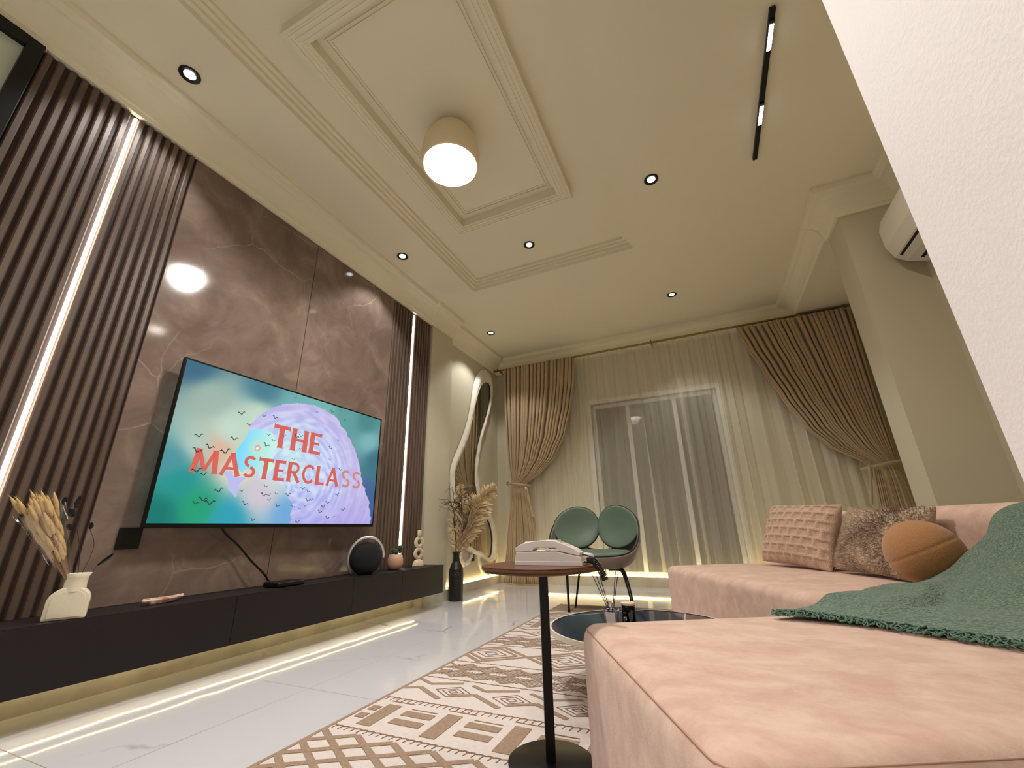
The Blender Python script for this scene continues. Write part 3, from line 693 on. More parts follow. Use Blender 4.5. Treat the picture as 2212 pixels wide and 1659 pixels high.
MB().tube([(-2.40, 5.42, 1.235), (-2.40, 5.20, 1.235)], 0.008, 8).lathe([(0.005, 5.20), (0.024, 5.195), (0.026, 5.185), (0.005, 5.18)], (-2.40, 0, 1.235), 16, 'y').build('holdback_knob', m_brass, ld_, smooth=True)
MB().ball((-2.105, 5.09, 1.15), 0.016).tube([(-2.11, 5.10, 1.17), (-2.10, 5.09, 1.13)], 0.009, 8).build('tassel_bead', mat('pearl_bead', (226, 214, 196), 0.3), ld_, smooth=True)
for th_, xx, s in ((ld_, -2.10, 1), (rd_, 1.47, -1)):
    MB().tube(catmull([(xx, 5.11, 1.16), (xx+0.03*s, 5.10, 1.0), (xx+0.07*s, 5.11, 0.80)], 6), [0.014]*13, 6).build('tieback_tail', m_drape, th_, smooth=True)

# ---------------------------------------------------------------- wavy mirror with plaster frame
GLASS = [(5.0, 2.656), (5.096, 2.657), (5.134, 2.579), (5.118, 2.434), (5.022, 2.205), (4.909, 2.004), (4.802, 1.793), (4.742, 1.621), (4.703, 1.477), (4.694, 1.321), (4.707, 1.189), (4.789, 1.025), (4.912, 0.879), (5.081, 0.75), (5.17, 0.579), (5.165, 0.429), (5.12, 0.34), (5.028, 0.328), (4.874, 0.398), (4.719, 0.432), (4.571, 0.481), (4.48, 0.56), (4.37, 0.763), (4.271, 0.964), (4.227, 1.133), (4.228, 1.326), (4.36, 1.525), (4.502, 1.739), (4.613, 2.003), (4.712, 2.28), (4.818, 2.508), (4.907, 2.604)]
FRAME = [(4.976, 2.85), (5.106, 2.86), (5.21, 2.80), (5.25, 2.68), (5.241, 2.496), (5.112, 2.208), (4.965, 1.954), (4.879, 1.748), (4.821, 1.555), (4.791, 1.372), (4.825, 1.2), (4.934, 1.034), (5.096, 0.905), (5.272, 0.752), (5.335, 0.575), (5.335, 0.401), (5.28, 0.29), (5.135, 0.27), (4.929, 0.324), (4.773, 0.375), (4.588, 0.418), (4.442, 0.507), (4.313, 0.72), (4.206, 0.953), (4.157, 1.141), (4.159, 1.339), (4.275, 1.544), (4.410, 1.755), (4.536, 2.006), (4.620, 2.287), (4.678, 2.513), (4.788, 2.722)]
m_plaster = mat('rough_plaster', (236, 228, 212), 0.8, bump=0.9, bscale=28)
mi = thing('wavy_mirror', 'tall wavy mirror in a white plaster frame on the wall by the corner', 'mirror', (XW, 4.75, 1.5))
g_ = closed_smooth([(XW+0.035, y, z) for y, z in GLASS], 4); f_ = closed_smooth([(XW, y, z) for y, z in FRAME], 4)
mm_ = mat('mirror_silver', (210, 208, 200), 0.02, metal=1.0)
MB().prism([(p.y, p.z) for p in g_], 'x', XW+0.002, XW+0.024).build('glass', mm_, mi)
n = len(g_); rows = []
for k in range(9):
    t = k/8; r = []
    for i in range(n):
        a, b = f_[i], g_[i]; y = lerp(a.y, b.y, t); z = lerp(a.z, b.z, t)
        h = 0.052*math.sin(PI*min(1, t*0.93+0.02))**0.6*(1+0.25*mnoise.noise(Vector((y*9, z*9, 2))))+0.012*mnoise.noise(Vector((y*25, z*25, 0)))*math.sin(PI*t)
        r.append((XW+(0.02 if k == 8 else 0)+max(0, h), y, z))
    rows.append(r)
vs = [p for r in rows for p in r]
MB().add(vs, [(k*n+i, k*n+(i+1) % n, (k+1)*n+(i+1) % n, (k+1)*n+i) for k in range(8) for i in range(n)]).build('frame', m_plaster, mi, smooth=2)
for R1 in ([(4.33, 0.50), (4.397, 0.40), (4.44, 0.32), (4.505, 0.286), (4.609, 0.32), (4.679, 0.40), (4.65, 0.46)], [(4.84, 0.37), (4.87, 0.27), (4.95, 0.175), (5.092, 0.137), (5.24, 0.165), (5.31, 0.246), (5.33, 0.359)]):
    pth = catmull([(XW+0.012, y, z) for y, z in R1], 8)
    MB().tube(pth, [0.022+0.006*math.sin(i*0.9) for i in range(len(pth))], 8).build('plaster_swirl', m_plaster, mi, smooth=2)
tag(MB().box(XW, XW+0.012, 4.69, 4.745, 0.305, 0.398).build('wall_socket', m_trimb, bevel=0.003), 'small black socket plate on the mirror wall, lit from below', 'socket')

# ---------------------------------------------------------------- tall black vase with pampas
m_vase = mat('black_vase', (24, 22, 20), 0.38)
vx, vy = -2.425, 3.95
va = thing('floor_vase', 'tall black dimpled bottle vase on the floor beside the cabinet end', 'vase', (vx, vy, 0))
prof = [(0.062, 0.0), (0.072, 0.004), (0.073, 0.12), (0.074, 0.24), (0.070, 0.285), (0.052, 0.33), (0.036, 0.36), (0.032, 0.40), (0.033, 0.43), (0.048, 0.45)]
def vfn(u, v):
    f = v*(len(prof)-1); i = min(int(f), len(prof)-2); r = lerp(prof[i][0], prof[i+1][0], f-i); z = lerp(prof[i][1], prof[i+1][1], f-i)
    if 0.09 < z < 0.27:
        r -= 0.006*max(0, math.sin(u*2*PI*13+(int(z/0.016) % 2)*PI))*abs(math.sin(z/0.016*PI))
    return (vx+r*math.cos(2*PI*u), vy+r*math.sin(2*PI*u), z)
MB().grid(vfn, 104, 150, closed_u=True).build('body', m_vase, va, smooth=2)
MB().lathe([(0.0300, 0.40), (0.0302, 0.43)], (vx, vy, 0), 24).build('mouth', m_black, va)
m_pamp = mat('pampas', (232, 206, 162), 0.9, noise=0.18, nscale=30)
m_stem = mat('dry_stem', (150, 110, 66), 0.8, noise=0.2)
m_twig = mat('dark_twig', (48, 32, 24), 0.8)
def plume(path, label, wid, seed, nb=900, start=0.35, cone=1.0):
    rnd = random.Random(seed); pts = catmull(path, 12); k = len(pts)
    th = thing('pampas_plume', label, 'dried grass', tuple(pts[0]), 'pampas in the black floor vase')
    MB().tube(pts[:int(k*0.9)], 0.0022, 6).build('stalk', m_stem, th, smooth=2)
    mb = MB()
    for i in range(nb):
        t = rnd.uniform(start, 0.98); f = t*(k-1); i0 = min(int(f), k-2); p = pts[i0].lerp(pts[i0+1], f-i0); d = (pts[i0+1]-pts[i0]).normalized()
        s = (t-start)/(1-start); env = math.sin(PI*min(1, 0.12+s*0.88))**0.7
        a = rnd.uniform(0, 2*PI); side = Vector((math.cos(a), math.sin(a), 0)); side = (side-d*side.dot(d)).normalized()
        ln = wid*env*rnd.uniform(0.7, 1.25)+0.02
        q1 = p+side*ln*0.42+d*ln*0.50; q2 = p+side*ln*rnd.uniform(0.6, 1.0)+d*ln*rnd.uniform(0.5, 1.0)+Vector((0, 0, -0.45*ln*rnd.random()))
        wv = d.cross(side).normalized()*rnd.uniform(0.0011, 0.0022)
        mb.add([p-wv, p+wv, q1+wv*0.9, q2, q1-wv*0.9], [(0, 1, 2, 3, 4)])
    mb.build('plume', m_pamp, th, fix=False)
    return th
z0 = 0.41
plume([(vx-0.005, vy, z0), (vx-0.045, vy+0.05, 0.60), (vx-0.06, vy+0.13, 0.85), (vx-0.07, vy+0.18, 1.14)], 'pale pampas plume standing left in the black floor vase', 0.078, 1, 2600, 0.16)
plume([(vx+0.008, vy, z0), (vx+0.06, vy+0.03, 0.62), (vx+0.14, vy+0.06, 0.82), (vx+0.22, vy+0.10, 0.96)], 'broad pampas plume leaning right over the black floor vase', 0.16, 2, 4200, 0.10)
plume([(vx+0.002, vy+0.012, z0), (vx+0.08, vy+0.10, 0.75), (vx+0.19, vy+0.16, 0.98), (vx+0.33, vy+0.22, 1.09)], 'pampas plume with its tip showing highest right, before the mirror', 0.075, 3, 1500, 0.62)
br = thing('curly_branch', 'dark curly willow branch rising from the middle of the black floor vase', 'branch', (vx, vy, 0.41))
random.seed(23)
bm_ = MB()
def twig(p, d, ln, r, dep):
    pts = [Vector(p)]; q = Vector(p); d = Vector(d).normalized(); n = max(5, int(ln/0.018)); cz = 1
    for i in range(n):
        pull = Vector((-2.4*(q.x-vx-0.09), -2.0*(q.y-vy+0.10), 0.25 if q.z < 0.85 else -0.35*(q.z-0.75)*4))*0.35
        d = (d+Vector((random.uniform(-1, 1)*0.42, random.uniform(-1, 1)*0.30, random.uniform(-1, 1)*0.32))+pull).normalized()
        q = q+d*ln/n; pts.append(q.copy())
        if dep < 3 and i > n*(0.40 if dep == 0 else 0.2) and random.random() < 0.30:
            sd = (d+Vector((random.choice((-1, 1))*random.uniform(0.5, 1.1), random.uniform(-0.5, 0.5), 0.35))).normalized()
            twig(q.copy(), sd, ln*random.uniform(0.42, 0.66), r*0.7, dep+1)
    bm_.tube(pts, [r*(1-0.5*i/len(pts)) for i in range(len(pts))], 5)
bm_.tube(catmull([(vx, vy-0.01, 0.41), (vx+0.002, vy-0.014, 0.50), (vx-0.004, vy-0.025, 0.62), (vx-0.012, vy-0.035, 0.76)], 6), 0.0050, 6)
twig((vx-0.012, vy-0.035, 0.75), (-0.05, -0.3, 1), 0.30, 0.0042, 1)
twig((vx-0.004, vy-0.025, 0.62), (-0.8, -0.4, 1), 0.36, 0.0042, 1)
twig((vx+0.002, vy-0.018, 0.52), (0.35, -0.4, 1), 0.46, 0.0044, 1)
twig((vx+0.04, vy-0.05, 0.68), (0.8, -0.3, 1), 0.36, 0.0038, 1)
twig((vx+0.0, vy-0.033, 0.70), (0.5, -0.3, 1), 0.42, 0.0038, 1)
bm_.build('stems', m_twig, br, smooth=2)

# ---------------------------------------------------------------- things on the cabinet
ct = 0.3562
# arched cream vase
m_cream = mat('cream_ceramic', (226, 214, 186), 0.6, bump=0.08, bscale=260)
cv = thing('arch_vase', 'cream ceramic arch shaped vase at the left end of the cabinet', 'vase', (-2.385, 0.955, ct))
def arch(hw, h, n=18):
    pts = [(-hw, 0), (hw, 0)]
    pts += [(hw*math.cos(a), h*0.58+(h*0.42)*math.sin(a)) for a in [PI*i/n for i in range(0, n+1)]]
    return pts
T = Matrix.Translation((-2.385, 0.955, ct)) @ Matrix.Rotation(math.radians(-26), 4, 'Z')
b = MB(); b.T = T   # local y = width direction, x = depth
b.prism([(p[0], p[1]) for p in arch(0.062, 0.118)], 'x', -0.030, 0.030)
b.build('body', m_cream, cv, bevel=0.006)
b = MB(); b.T = T
b.prism([(p[0]*0.80, 0.008+p[1]*0.84) for p in arch(0.062, 0.118)], 'x', 0.0295, 0.0325)
b.build('front_panel', m_cream, cv, bevel=0.002)
b = MB(); b.T = T
b.lathe([(0.036, 0.100), (0.034, 0.125), (0.034, 0.150), (0.041, 0.166), (0.036, 0.166), (0.029, 0.150), (0.029, 0.11)], (0.0, 0.006, 0), 32, cap=False)
b.build('neck', m_cream, cv, smooth=2)
m_cello = bpy.data.materials.new('cellophane'); m_cello.use_nodes = True
N = m_cello.node_tree.nodes; L = m_cello.node_tree.links; N.remove(N['Principled BSDF'])
tr1 = N.new('ShaderNodeBsdfTransparent'); gl = N.new('ShaderNodeBsdfGlossy'); gl.inputs['Roughness'].default_value = 0.06; mxs = N.new('ShaderNodeMixShader'); mxs.inputs[0].default_value = 0.10
L.new(tr1.outputs[0], mxs.inputs[1]); L.new(gl.outputs[0], mxs.inputs[2]); L.new(mxs.outputs[0], N['Material Output'].inputs[0])
bq = thing('dried_grass_bunch', 'cellophane wrapped bunch of dried beige grass leaning left in cream vase', 'dried grass', (-2.385, 0.955, 0.50))
p0 = Vector((-2.385, 0.955, 0.46)); tip = Vector((-2.40, 0.770, 0.80)); ax = (tip-p0).normalized()
sx = ax.cross(Vector((1, 0, 0))).normalized(); sy = ax.cross(sx).normalized()
hd = MB(); stl = MB(); rnd = random.Random(5)
for i in range(95):
    a = rnd.uniform(0, 2*PI); rr = math.sqrt(rnd.random())*0.052; L_ = rnd.uniform(0.15, 0.385); k = L_/0.385
    e = p0+ax*L_+(sx*math.cos(a)+sy*math.sin(a))*rr*k
    stl.tube([p0+(e-p0)*0.0, p0+(e-p0)*0.8], 0.0013, 5)
    d = (e-p0).normalized(); path = [e-d*0.030+d*0.075*j/7 for j in range(8)]
    hd.tube(path, [0.003, 0.0062, 0.0075, 0.0078, 0.007, 0.0058, 0.004, 0.0012], 7)
    for q in range(26):
        t = rnd.random(); c_ = path[0].lerp(path[-1], t); aa = rnd.uniform(0, 2*PI); sd = (sx*math.cos(aa)+sy*math.sin(aa)); tipp = c_+sd*0.016*(1-t*0.5)+d*0.016; wv = d.cross(sd)*0.0007
        hd.add([c_-wv, c_+wv, tipp], [(0, 1, 2)])
m_bt = mat('beige_grass', (216, 182, 124), 0.9, noise=0.2, nscale=60)
hd.build('grass_heads', m_bt, bq, smooth=2, fix=False); stl.build('stalks', m_stem, bq)
def wrap(u, v):
    a = 2*PI*u; r = lerp(0.012, 0.068, v**0.8)*(1+0.07*math.sin(5*a+v*4)+0.05*math.sin(11*a))
    return p0+ax*(0.03+0.33*v+0.015*math.sin(3*a)*v)+(sx*math.cos(a)+sy*math.sin(a))*r
MB().grid(wrap, 48, 16, closed_u=True).build('cellophane_wrap', m_cello, bq, smooth=2, fix=False)
lb = thing('leaf_spray', 'dark stem of small black oval leaves beside the dried grass', 'branch', (-2.36, 0.97, 0.50))
leafp = [(125, .845, .805), (158, .888, .80), (140, .878, .752), (135, .878, .683), (183, .948, .702)]
MB().tube(catmull([(-2.38, 0.965, 0.45), (-2.385, 0.945, 0.60), (-2.39, 0.905, 0.72), (-2.40, 0.885, 0.80)], 8), 0.0012, 5).build('stem', m_twig, lb)
MB().tube(catmull([(-2.38, 0.965, 0.50), (-2.385, 0.985, 0.62), (-2.39, 0.955, 0.695)], 6), 0.001, 5).build('stem', m_twig, lb)
m_leaf = mat('black_leaf', (16, 14, 13), 0.6)
def leaf(parent, c, d, ln, wd, nm='leaf'):
    c = Vector(c); d = Vector(d).normalized(); s = d.cross(Vector((1, 0.25, 0))).normalized(); n_ = d.cross(s)
    mb = MB(); mb.grid(lambda u, v: c+d*(v-0.5)*ln+s*(u-0.5)*wd*math.sin(PI*(0.04+0.92*v))**0.8+n_*0.006*math.cos(PI*(u-0.5)*2), 6, 9)
    return mb.build(nm, m_leaf, parent, smooth=2, fix=False, solid=0.001)
for c_, d_, l_, w_ in (((-2.395, .850, .800), (0, -.1, 1), .034, .022), ((-2.395, .893, .800), (0, .05, 1), .050, .024), ((-2.39, .880, .755), (0, -.5, .8), .036, .028), ((-2.385, .885, .700), (0, -.5, .8), .026, .022), ((-2.39, .955, .705), (0, -.1, 1), .026, .018)):
    leaf(lb, c_, d_, l_, w_)
sl = thing('fallen_leaf_sprig', 'single narrow black leaf on a thin stem in front of the marble slab', 'branch', (-2.37, 0.985, 0.50))
leaf(sl, (-2.52, 1.095, 0.565), (0, .7, .7), 0.065, 0.016)
MB().tube(catmull([(-2.40, 0.985, 0.46), (-2.46, 1.03, 0.505), (-2.52, 1.075, 0.55)], 6), 0.0009, 5).build('stem', m_twig, sl)
# small plaster tray
ty = MB()
def trf(u, v):
    a = 2*PI*u; y = 1.335+0.098*math.cos(a)*v; w_ = 0.027*(1+0.18*math.cos(2*a)+0.1*math.cos(a)+0.06*math.sin(5*a)); x = -2.455+w_*math.sin(a)*v-0.02*math.cos(a)
    z = ct+0.006+0.018*max(0, (v-0.55)/0.45)**1.5
    return (x, y, z)
ty.grid(trf, 48, 12, closed_u=True)
tag(ty.build('trinket_tray', mat('terrazzo_pink', (240, 214, 198), 0.5, col2=(176, 116, 92), nscale=38), smooth=2, solid=0.013, fix=False), 'pink and white speckled oblong tray lying on the cabinet', 'tray')
# round speaker
m_fab = mat('speaker_fabric', (16, 16, 17), 0.85, bump=0.4, bscale=900)
sp = thing('portable_speaker', 'round black fabric speaker with a silver arched handle on the cabinet', 'speaker', (-2.43, 2.655, ct))
sc_ = Vector((-2.435, 2.66, ct+0.112)); T = Matrix.Translation(sc_) @ Matrix.Rotation(math.radians(-38), 4, 'Z')
b = MB(); b.T = T
b.lathe([(0.02, -0.070), (0.06, -0.066), (0.095, -0.050), (0.113, -0.024), (0.118, 0.0), (0.113, 0.024), (0.095, 0.050), (0.06, 0.066), (0.02, 0.070)], (0, 0, 0), 48, 'x')
b.build('body', m_fab, sp, smooth=2)
b = MB(); b.T = T @ Matrix.Rotation(math.radians(12), 4, 'Y')
b.tube([(0.040*math.sin(a*0+0), -0.128*math.cos(a), 0.005+0.150*math.sin(a)) for a in [math.radians(-48+i*6.2) for i in range(38)]], 0.0105, 10)
b.build('handle', mat('brushed_silver', (212, 208, 200), 0.38, metal=0.6), sp, smooth=2)
MB().lathe([(0.05, 0.0), (0.055, 0.006), (0.04, 0.012)], (sc_.x, sc_.y, ct), 24).build('foot', m_black, sp)
# potted succulent
pt = thing('potted_succulent', 'small green succulent in a blush pot on the cabinet', 'potted plant', (-2.47, 3.05, ct))
MB().lathe([(0.035, 0), (0.055, 0.008), (0.065, 0.045), (0.064, 0.08), (0.053, 0.118), (0.047, 0.118), (0.048, 0.10)], (-2.47, 3.05, ct), 36, cap=True).build('pot', mat('blush_ceramic', (206, 160, 132), 0.5, noise=0.08), pt, smooth=2)
m_succ = mat('succulent_green', (66, 98, 66), 0.5, noise=0.3, nscale=40)
rnd = random.Random(2); fl = MB()
for cxx, cyy, h_, s_ in ((0, 0, .125, 1.0), (.02, .025, .16, .8), (-.012, -.022, .138, .8), (0.01, .035, .135, .7)):
    for k in range(16):
        a = k*2.4; t = k/16; d = Vector((math.cos(a)*(1-t*0.6), math.sin(a)*(1-t*0.6), 0.7+1.2*t)).normalized(); c_ = Vector((-2.47+cxx, 3.05+cyy, ct+h_-0.01+t*0.01))
        sd = d.cross(Vector((0, 0, 1))).normalized(); L_ = 0.042*s_
        fl.tube([c_, c_+d*L_*0.5, c_+d*L_*0.85, c_+d*L_], [0.003, 0.0075*s_, 0.006*s_, 0.0008], 6)
fl.build('leaves', m_succ, pt, smooth=2)
# ring sculpture
rs = thing('ring_sculpture', 'cream sculpture of two stacked rings on a dome base', 'ornament', (-2.50, 3.41, ct))
m_sc = mat('sandstone', (208, 190, 160), 0.8, bump=0.3, bscale=150)
px_, py_ = -2.50, 3.41
MB().lathe([(0.052, 0), (0.052, 0.006), (0.047, 0.03), (0.034, 0.05), (0.014, 0.06)], (px_, py_, ct), 32).build('dome_base', m_sc, rs, smooth=2)
def torus(mb, c, R, r, ang, rz=1.15):
    pts = [(c[0]+R*math.cos(a)*math.cos(ang), c[1]+R*math.cos(a)*math.sin(ang), c[2]+R*rz*math.sin(a)) for a in [2*PI*i/28 for i in range(29)]]
    mb.tube(pts, r, 12, cap=False); return mb
torus(MB(), (px_, py_, ct+0.107), 0.032, 0.017, math.radians(62)).build('ring', m_sc, rs, smooth=2)
torus(MB(), (px_, py_, ct+0.203), 0.032, 0.017, math.radians(62)).build('ring', m_sc, rs, smooth=2)
MB().lathe([(0.019, 0.245), (0.019, 0.308), (0.016, 0.31), (0.012, 0.30)], (px_, py_, ct), 24).build('candle_cup', m_sc, rs, smooth=2)

# ---------------------------------------------------------------- rug
m_rug = mat('rug_cream', (226, 212, 204), 0.95, bump=0.5, bscale=220, noise=0.06, nscale=60)
m_rtan = mat('rug_tan', (176, 148, 124), 0.95, bump=0.8, bscale=160, noise=0.22, nscale=90)
m_rdk = mat('rug_line', (142, 112, 90), 0.95, bump=0.6, bscale=200)
rg = MB(); RX0, RX1, RY0, RY1 = -1.345, 1.25, -0.4, 4.0
rg.box(RX0, RX1, RY0, RY1, 0.0005, 0.009)
ZT = 0.0098
rclip = [RY0+0.02, RY1-0.02]; zrnd = random.Random(1)
def rpoly(pts, mi):
    for ax_, lim, sg in ((0, RX0+0.010, 1), (0, 0.60, -1), (1, rclip[0], 1), (1, rclip[1], -1)):
        out = []
        for i in range(len(pts)):
            p, q = pts[i], pts[(i+1) % len(pts)]; a_, b_ = (p[ax_]-lim)*sg, (q[ax_]-lim)*sg
            if a_ >= 0: out.append(p)
            if (a_ >= 0) != (b_ >= 0):
                t_ = a_/(a_-b_); out.append((p[0]+(q[0]-p[0])*t_, p[1]+(q[1]-p[1])*t_))
        pts = out
        if len(pts) < 3: return
    rg.cur = mi; n_ = len(pts); zt_ = ZT+(0.0008 if mi == 1 else 0)+zrnd.random()*0.0007
    rg.add([(x, y, 0.0088) for x, y in pts]+[(x, y, zt_) for x, y in pts], [tuple(range(n_, 2*n_))]+[(i, (i+1) % n_, n_+(i+1) % n_, n_+i) for i in range(n_)])
    rg.cur = 0
def rseg(a, b, wd, mi):
    a, b = Vector(a), Vector(b); d = (b-a); L_ = d.length
    if L_ < 1e-5: return
    d /= L_; n_ = Vector((-d.y, d.x))*wd/2
    rpoly([tuple(a+n_), tuple(b+n_), tuple(b-n_), tuple(a-n_)], mi)
def rzig(y, amp=0.005, per=0.028, wd=0.006, mi=2):
    x = RX0
    while x < 0.5: rseg((x, y), (x+per*0.5, y+amp), wd, mi); rseg((x+per*0.5, y+amp), (x+per, y), wd, mi); x += per
def rticks(y, h, per=0.028, x0=None, x1=0.5, mi=2):
    x = x0 if x0 is not None else RX0+0.02
    while x < x1: rseg((x, y), (x+0.004, y+h), 0.004, mi); x += per
def bars(y0):
    k = 0; x = -1.237
    while x < 0.5:
        rpoly([(x-0.030, y0), (x+0.032, y0), (x+0.030, y0+0.185), (x-0.032, y0+0.185)], 1)
        rseg((x-0.045, y0+0.215), (x+0.07, y0+0.215), 0.005, 2)
        for yy in (0.045, 0.115): rpoly([(x+0.075, y0+yy), (x+0.205, y0+yy), (x+0.205, y0+yy+0.040), (x+0.075, y0+yy+0.040)], 1)
        rseg((x+0.085, y0+0.175), (x+0.20, y0+0.175), 0.005, 2)
        x += 0.272
    for xx in (-1.34,): 
        for yy in (0.045, 0.115): rpoly([(xx+0.02, y0+yy), (xx+0.06, y0+yy), (xx+0.06, y0+yy+0.04), (xx+0.02, y0+yy+0.04)], 1)
def chev(y0, h=0.19, per=0.272, x0=-1.370):
    x = x0
    while x < 0.5:
        rseg((x, y0+0.05), (x+per*0.36, y0+h*0.50), 0.020, 1); rseg((x+per*0.36, y0+h*0.52), (x+per*0.92, y0+0.01), 0.022, 1)
        rseg((x+0.04, y0+h), (x+per*0.45, y0+h*0.78), 0.018, 1); rseg((x+per*0.45, y0+h*0.78), (x+per*0.95, y0+h+0.01), 0.020, 1)
        cx_, cy_ = x+per*0.98, y0+h*0.52
        for s_ in (1.0, 0.62, 0.28):
            P4 = [(cx_-0.085*s_, cy_), (cx_, cy_+0.058*s_), (cx_+0.085*s_, cy_), (cx_, cy_-0.058*s_)]
            for i in range(4): rseg(P4[i], P4[(i+1) % 4], 0.0045, 2)
        x += per
def lattice(y0, y1, px=0.155, py=0.10, wd=0.016, hatch=False):
    H_ = y1-y0; x = RX0-H_*px/py
    while x < 0.5:
        rseg((x, y0), (x+H_*px/py, y1), wd, 1); rseg((x, y1), (x+H_*px/py, y0), wd, 1); x += px
    if hatch:
        rnd = random.Random(int(y0*100)); x = RX0
        while x < 0.5:
            rseg((x, y0+0.02), (x+0.05, y0+H_*0.45), 0.0045, 2); rseg((x+0.02, y0+H_*0.55), (x+0.07, y1-0.02), 0.0045, 2); x += 0.016
def diam(y0, h=0.34, per=0.42, x0=-1.42):
    x = x0
    while x < 0.6:
        cx_, cy_ = x+per/2, y0+h/2
        for s_, w_, mi_ in ((1.0, 0.022, 1), (0.72, 0.016, 1), (0.42, 0.006, 2), (0.2, 0.006, 2)):
            P4 = [(cx_-per/2*s_, cy_), (cx_, cy_+h/2*s_), (cx_+per/2*s_, cy_), (cx_, cy_-h/2*s_)]
            for i in range(4): rseg(P4[i], P4[(i+1) % 4], w_, mi_)
        x += per
lattice(0.60, 1.335, 0.150, 0.092, 0.022)
x = RX0
rzig(1.372); rticks(1.35, 0.02)
bars(1.405)
rzig(1.652); rticks(1.625, 0.026)
chev(1.695)
rzig(1.925)
lattice(1.955, 2.155, 0.13, 0.10, 0.014, True)
rzig(2.185); diam(2.21, 0.30); rzig(2.535)
lattice(2.56, 2.76, 0.13, 0.10, 0.014, True); rzig(2.785)
chev(2.81); rzig(3.03); bars(3.05); rzig(3.29); diam(3.31, 0.28); rzig(3.615)
rpoly([(RX0+0.012, 3.66), (0.5, 3.66), (0.5, 3.985), (RX0+0.012, 3.985)], 1)
rg.cur = 1; rg.box(RX0-0.004, RX0+0.010, RY0, RY1, 0.0, 0.0105)
tag(rg.build('area_rug', [m_rug, m_rtan, m_rdk]), 'cream and tan woven geometric rug on the marble floor', 'rug')

# ---------------------------------------------------------------- sofa
def suede():
    m = bpy.data.materials.new('blush_suede'); m.use_nodes = True; N = m.node_tree.nodes; L = m.node_tree.links
    b = N['Principled BSDF']; tc = N.new('ShaderNodeTexCoord')
    n = N.new('ShaderNodeTexNoise'); n.inputs['Scale'].default_value = 13; n.inputs['Detail'].default_value = 9; n.inputs['Roughness'].default_value = 0.7; n.inputs['Distortion'].default_value = 0.25
    mp = N.new('ShaderNodeMapping'); mp.inputs['Rotation'].default_value = (0, 0, 0.5); mp.inputs['Scale'].default_value = (0.85, 1.3, 1); L.new(tc.outputs['Object'], mp.inputs[0]); L.new(mp.outputs[0], n.inputs['Vector'])
    r = N.new('ShaderNodeValToRGB'); L.new(n.outputs[0], r.inputs[0]); e = r.color_ramp.elements
    e[0].position = 0.36; e[0].color = (*lin((206, 168, 150)), 1); e[1].position = 0.64; e[1].color = (*lin((226, 194, 174)), 1)
    L.new(r.outputs[0], b.inputs['Base Color']); b.inputs['Roughness'].default_value = 0.9; b.inputs['Sheen Weight'].default_value = 0.25; b.inputs['Specular IOR Level'].default_value = 0.15
    n2 = N.new('ShaderNodeTexNoise'); n2.inputs['Scale'].default_value = 350; L.new(tc.outputs['Object'], n2.inputs['Vector'])
    bp = N.new('ShaderNodeBump'); bp.inputs['Strength'].default_value = 0.12; bp.inputs['Distance'].default_value = 0.005; L.new(n2.outputs[0], bp.inputs['Height']); L.new(bp.outputs[0], b.inputs['Normal'])
    return m
m_suede = suede()
A0 = Vector((-0.385, 1.30, 0)); TS = Matrix.Translation(A0) @ Matrix.Rotation(math.radians(27), 4, 'Z')
def loc(u, e, z): return TS @ Vector((u, e, z))
def rbox(mb, x0, x1, y0, y1, z0, z1, r, crown=0.0, nx=20, ny=20, nz=8, warp=None):
    """box with rounded edges; crown domes the top"""
    c = Vector(((x0+x1)/2, (y0+y1)/2, (z0+z1)/2)); h = Vector(((x1-x0)/2, (y1-y0)/2, (z1-z0)/2))
    def pt(a, b_, c_):
        p = Vector((a*h.x, b_*h.y, c_*h.z)); q = Vector((max(-h.x+r, min(h.x-r, p.x)), max(-h.y+r, min(h.y-r, p.y)), max(-h.z+r, min(h.z-r, p.z))))
        d = p-q; s = q+(d.normalized()*r if d.length > 1e-9 else d)
        if abs(d.length) <= 1e-9: s = p
        if c_ > 0 : s.z += crown*(1-a*a)*(1-b_*b_)*max(0, c_)
        v = c+s
        return warp(v) if warp else v
    def dense(n, hh):   # place more lines near the rounded rims
        k = max(3, int(n*0.3)); e_ = min(0.9, r/hh)
        A_ = [-1+e_*(1-math.cos(i/k*PI/2))*1.0 for i in range(k)]; A_ = [-1+e_*(i/k) for i in range(k)]
        M_ = [-1+e_+(2-2*e_)*i/(n) for i in range(n+1)]
        return A_+M_+[-a for a in A_[::-1]]
    xs, ys, zs = dense(nx, h.x), dense(ny, h.y), dense(nz, h.z)
    for (P_, Q_, fn) in ((xs, ys, lambda a, b_: pt(a, b_, 1)), (xs, ys, lambda a, b_: pt(a, b_, -1)), (xs, zs, lambda a, b_: pt(a, -1, b_)), (xs, zs, lambda a, b_: pt(a, 1, b_)), (ys, zs, lambda a, b_: pt(-1, a, b_)), (ys, zs, lambda a, b_: pt(1, a, b_))):
        vs = [fn(a, b_) for b_ in Q_ for a in P_]; n_ = len(P_)
        mb.add(vs, [(j*n_+i, j*n_+i+1, (j+1)*n_+i+1, (j+1)*n_+i) for j in range(len(Q_)-1) for i in range(n_-1)])
    return mb
so = thing('corner_sofa', 'blush suede corner sofa with chaise filling the right foreground', 'sofa', tuple(loc(0.9, 0.3, 0)))
def sbox(name, u0, u1, e0, e1, z0, z1, r, crown=0, warp=None, mt=None):
    b = MB(); b.T = TS; rbox(b, u0, u1, e0, e1, z0, z1, r, crown, warp=warp)
    return b.build(name, mt or m_suede, so, smooth=2)
sbox('chaise', 0.0, 1.70, -0.775, 0.0, 0.035, 0.400, 0.042, 0.012)
def w2(v):   # soft sagging edge where the two seats meet
    v = v.copy(); v.z -= 0.006*math.exp(-((v.y-0.05)/0.05)**2)*max(0, (v.z-0.3)*10); return v
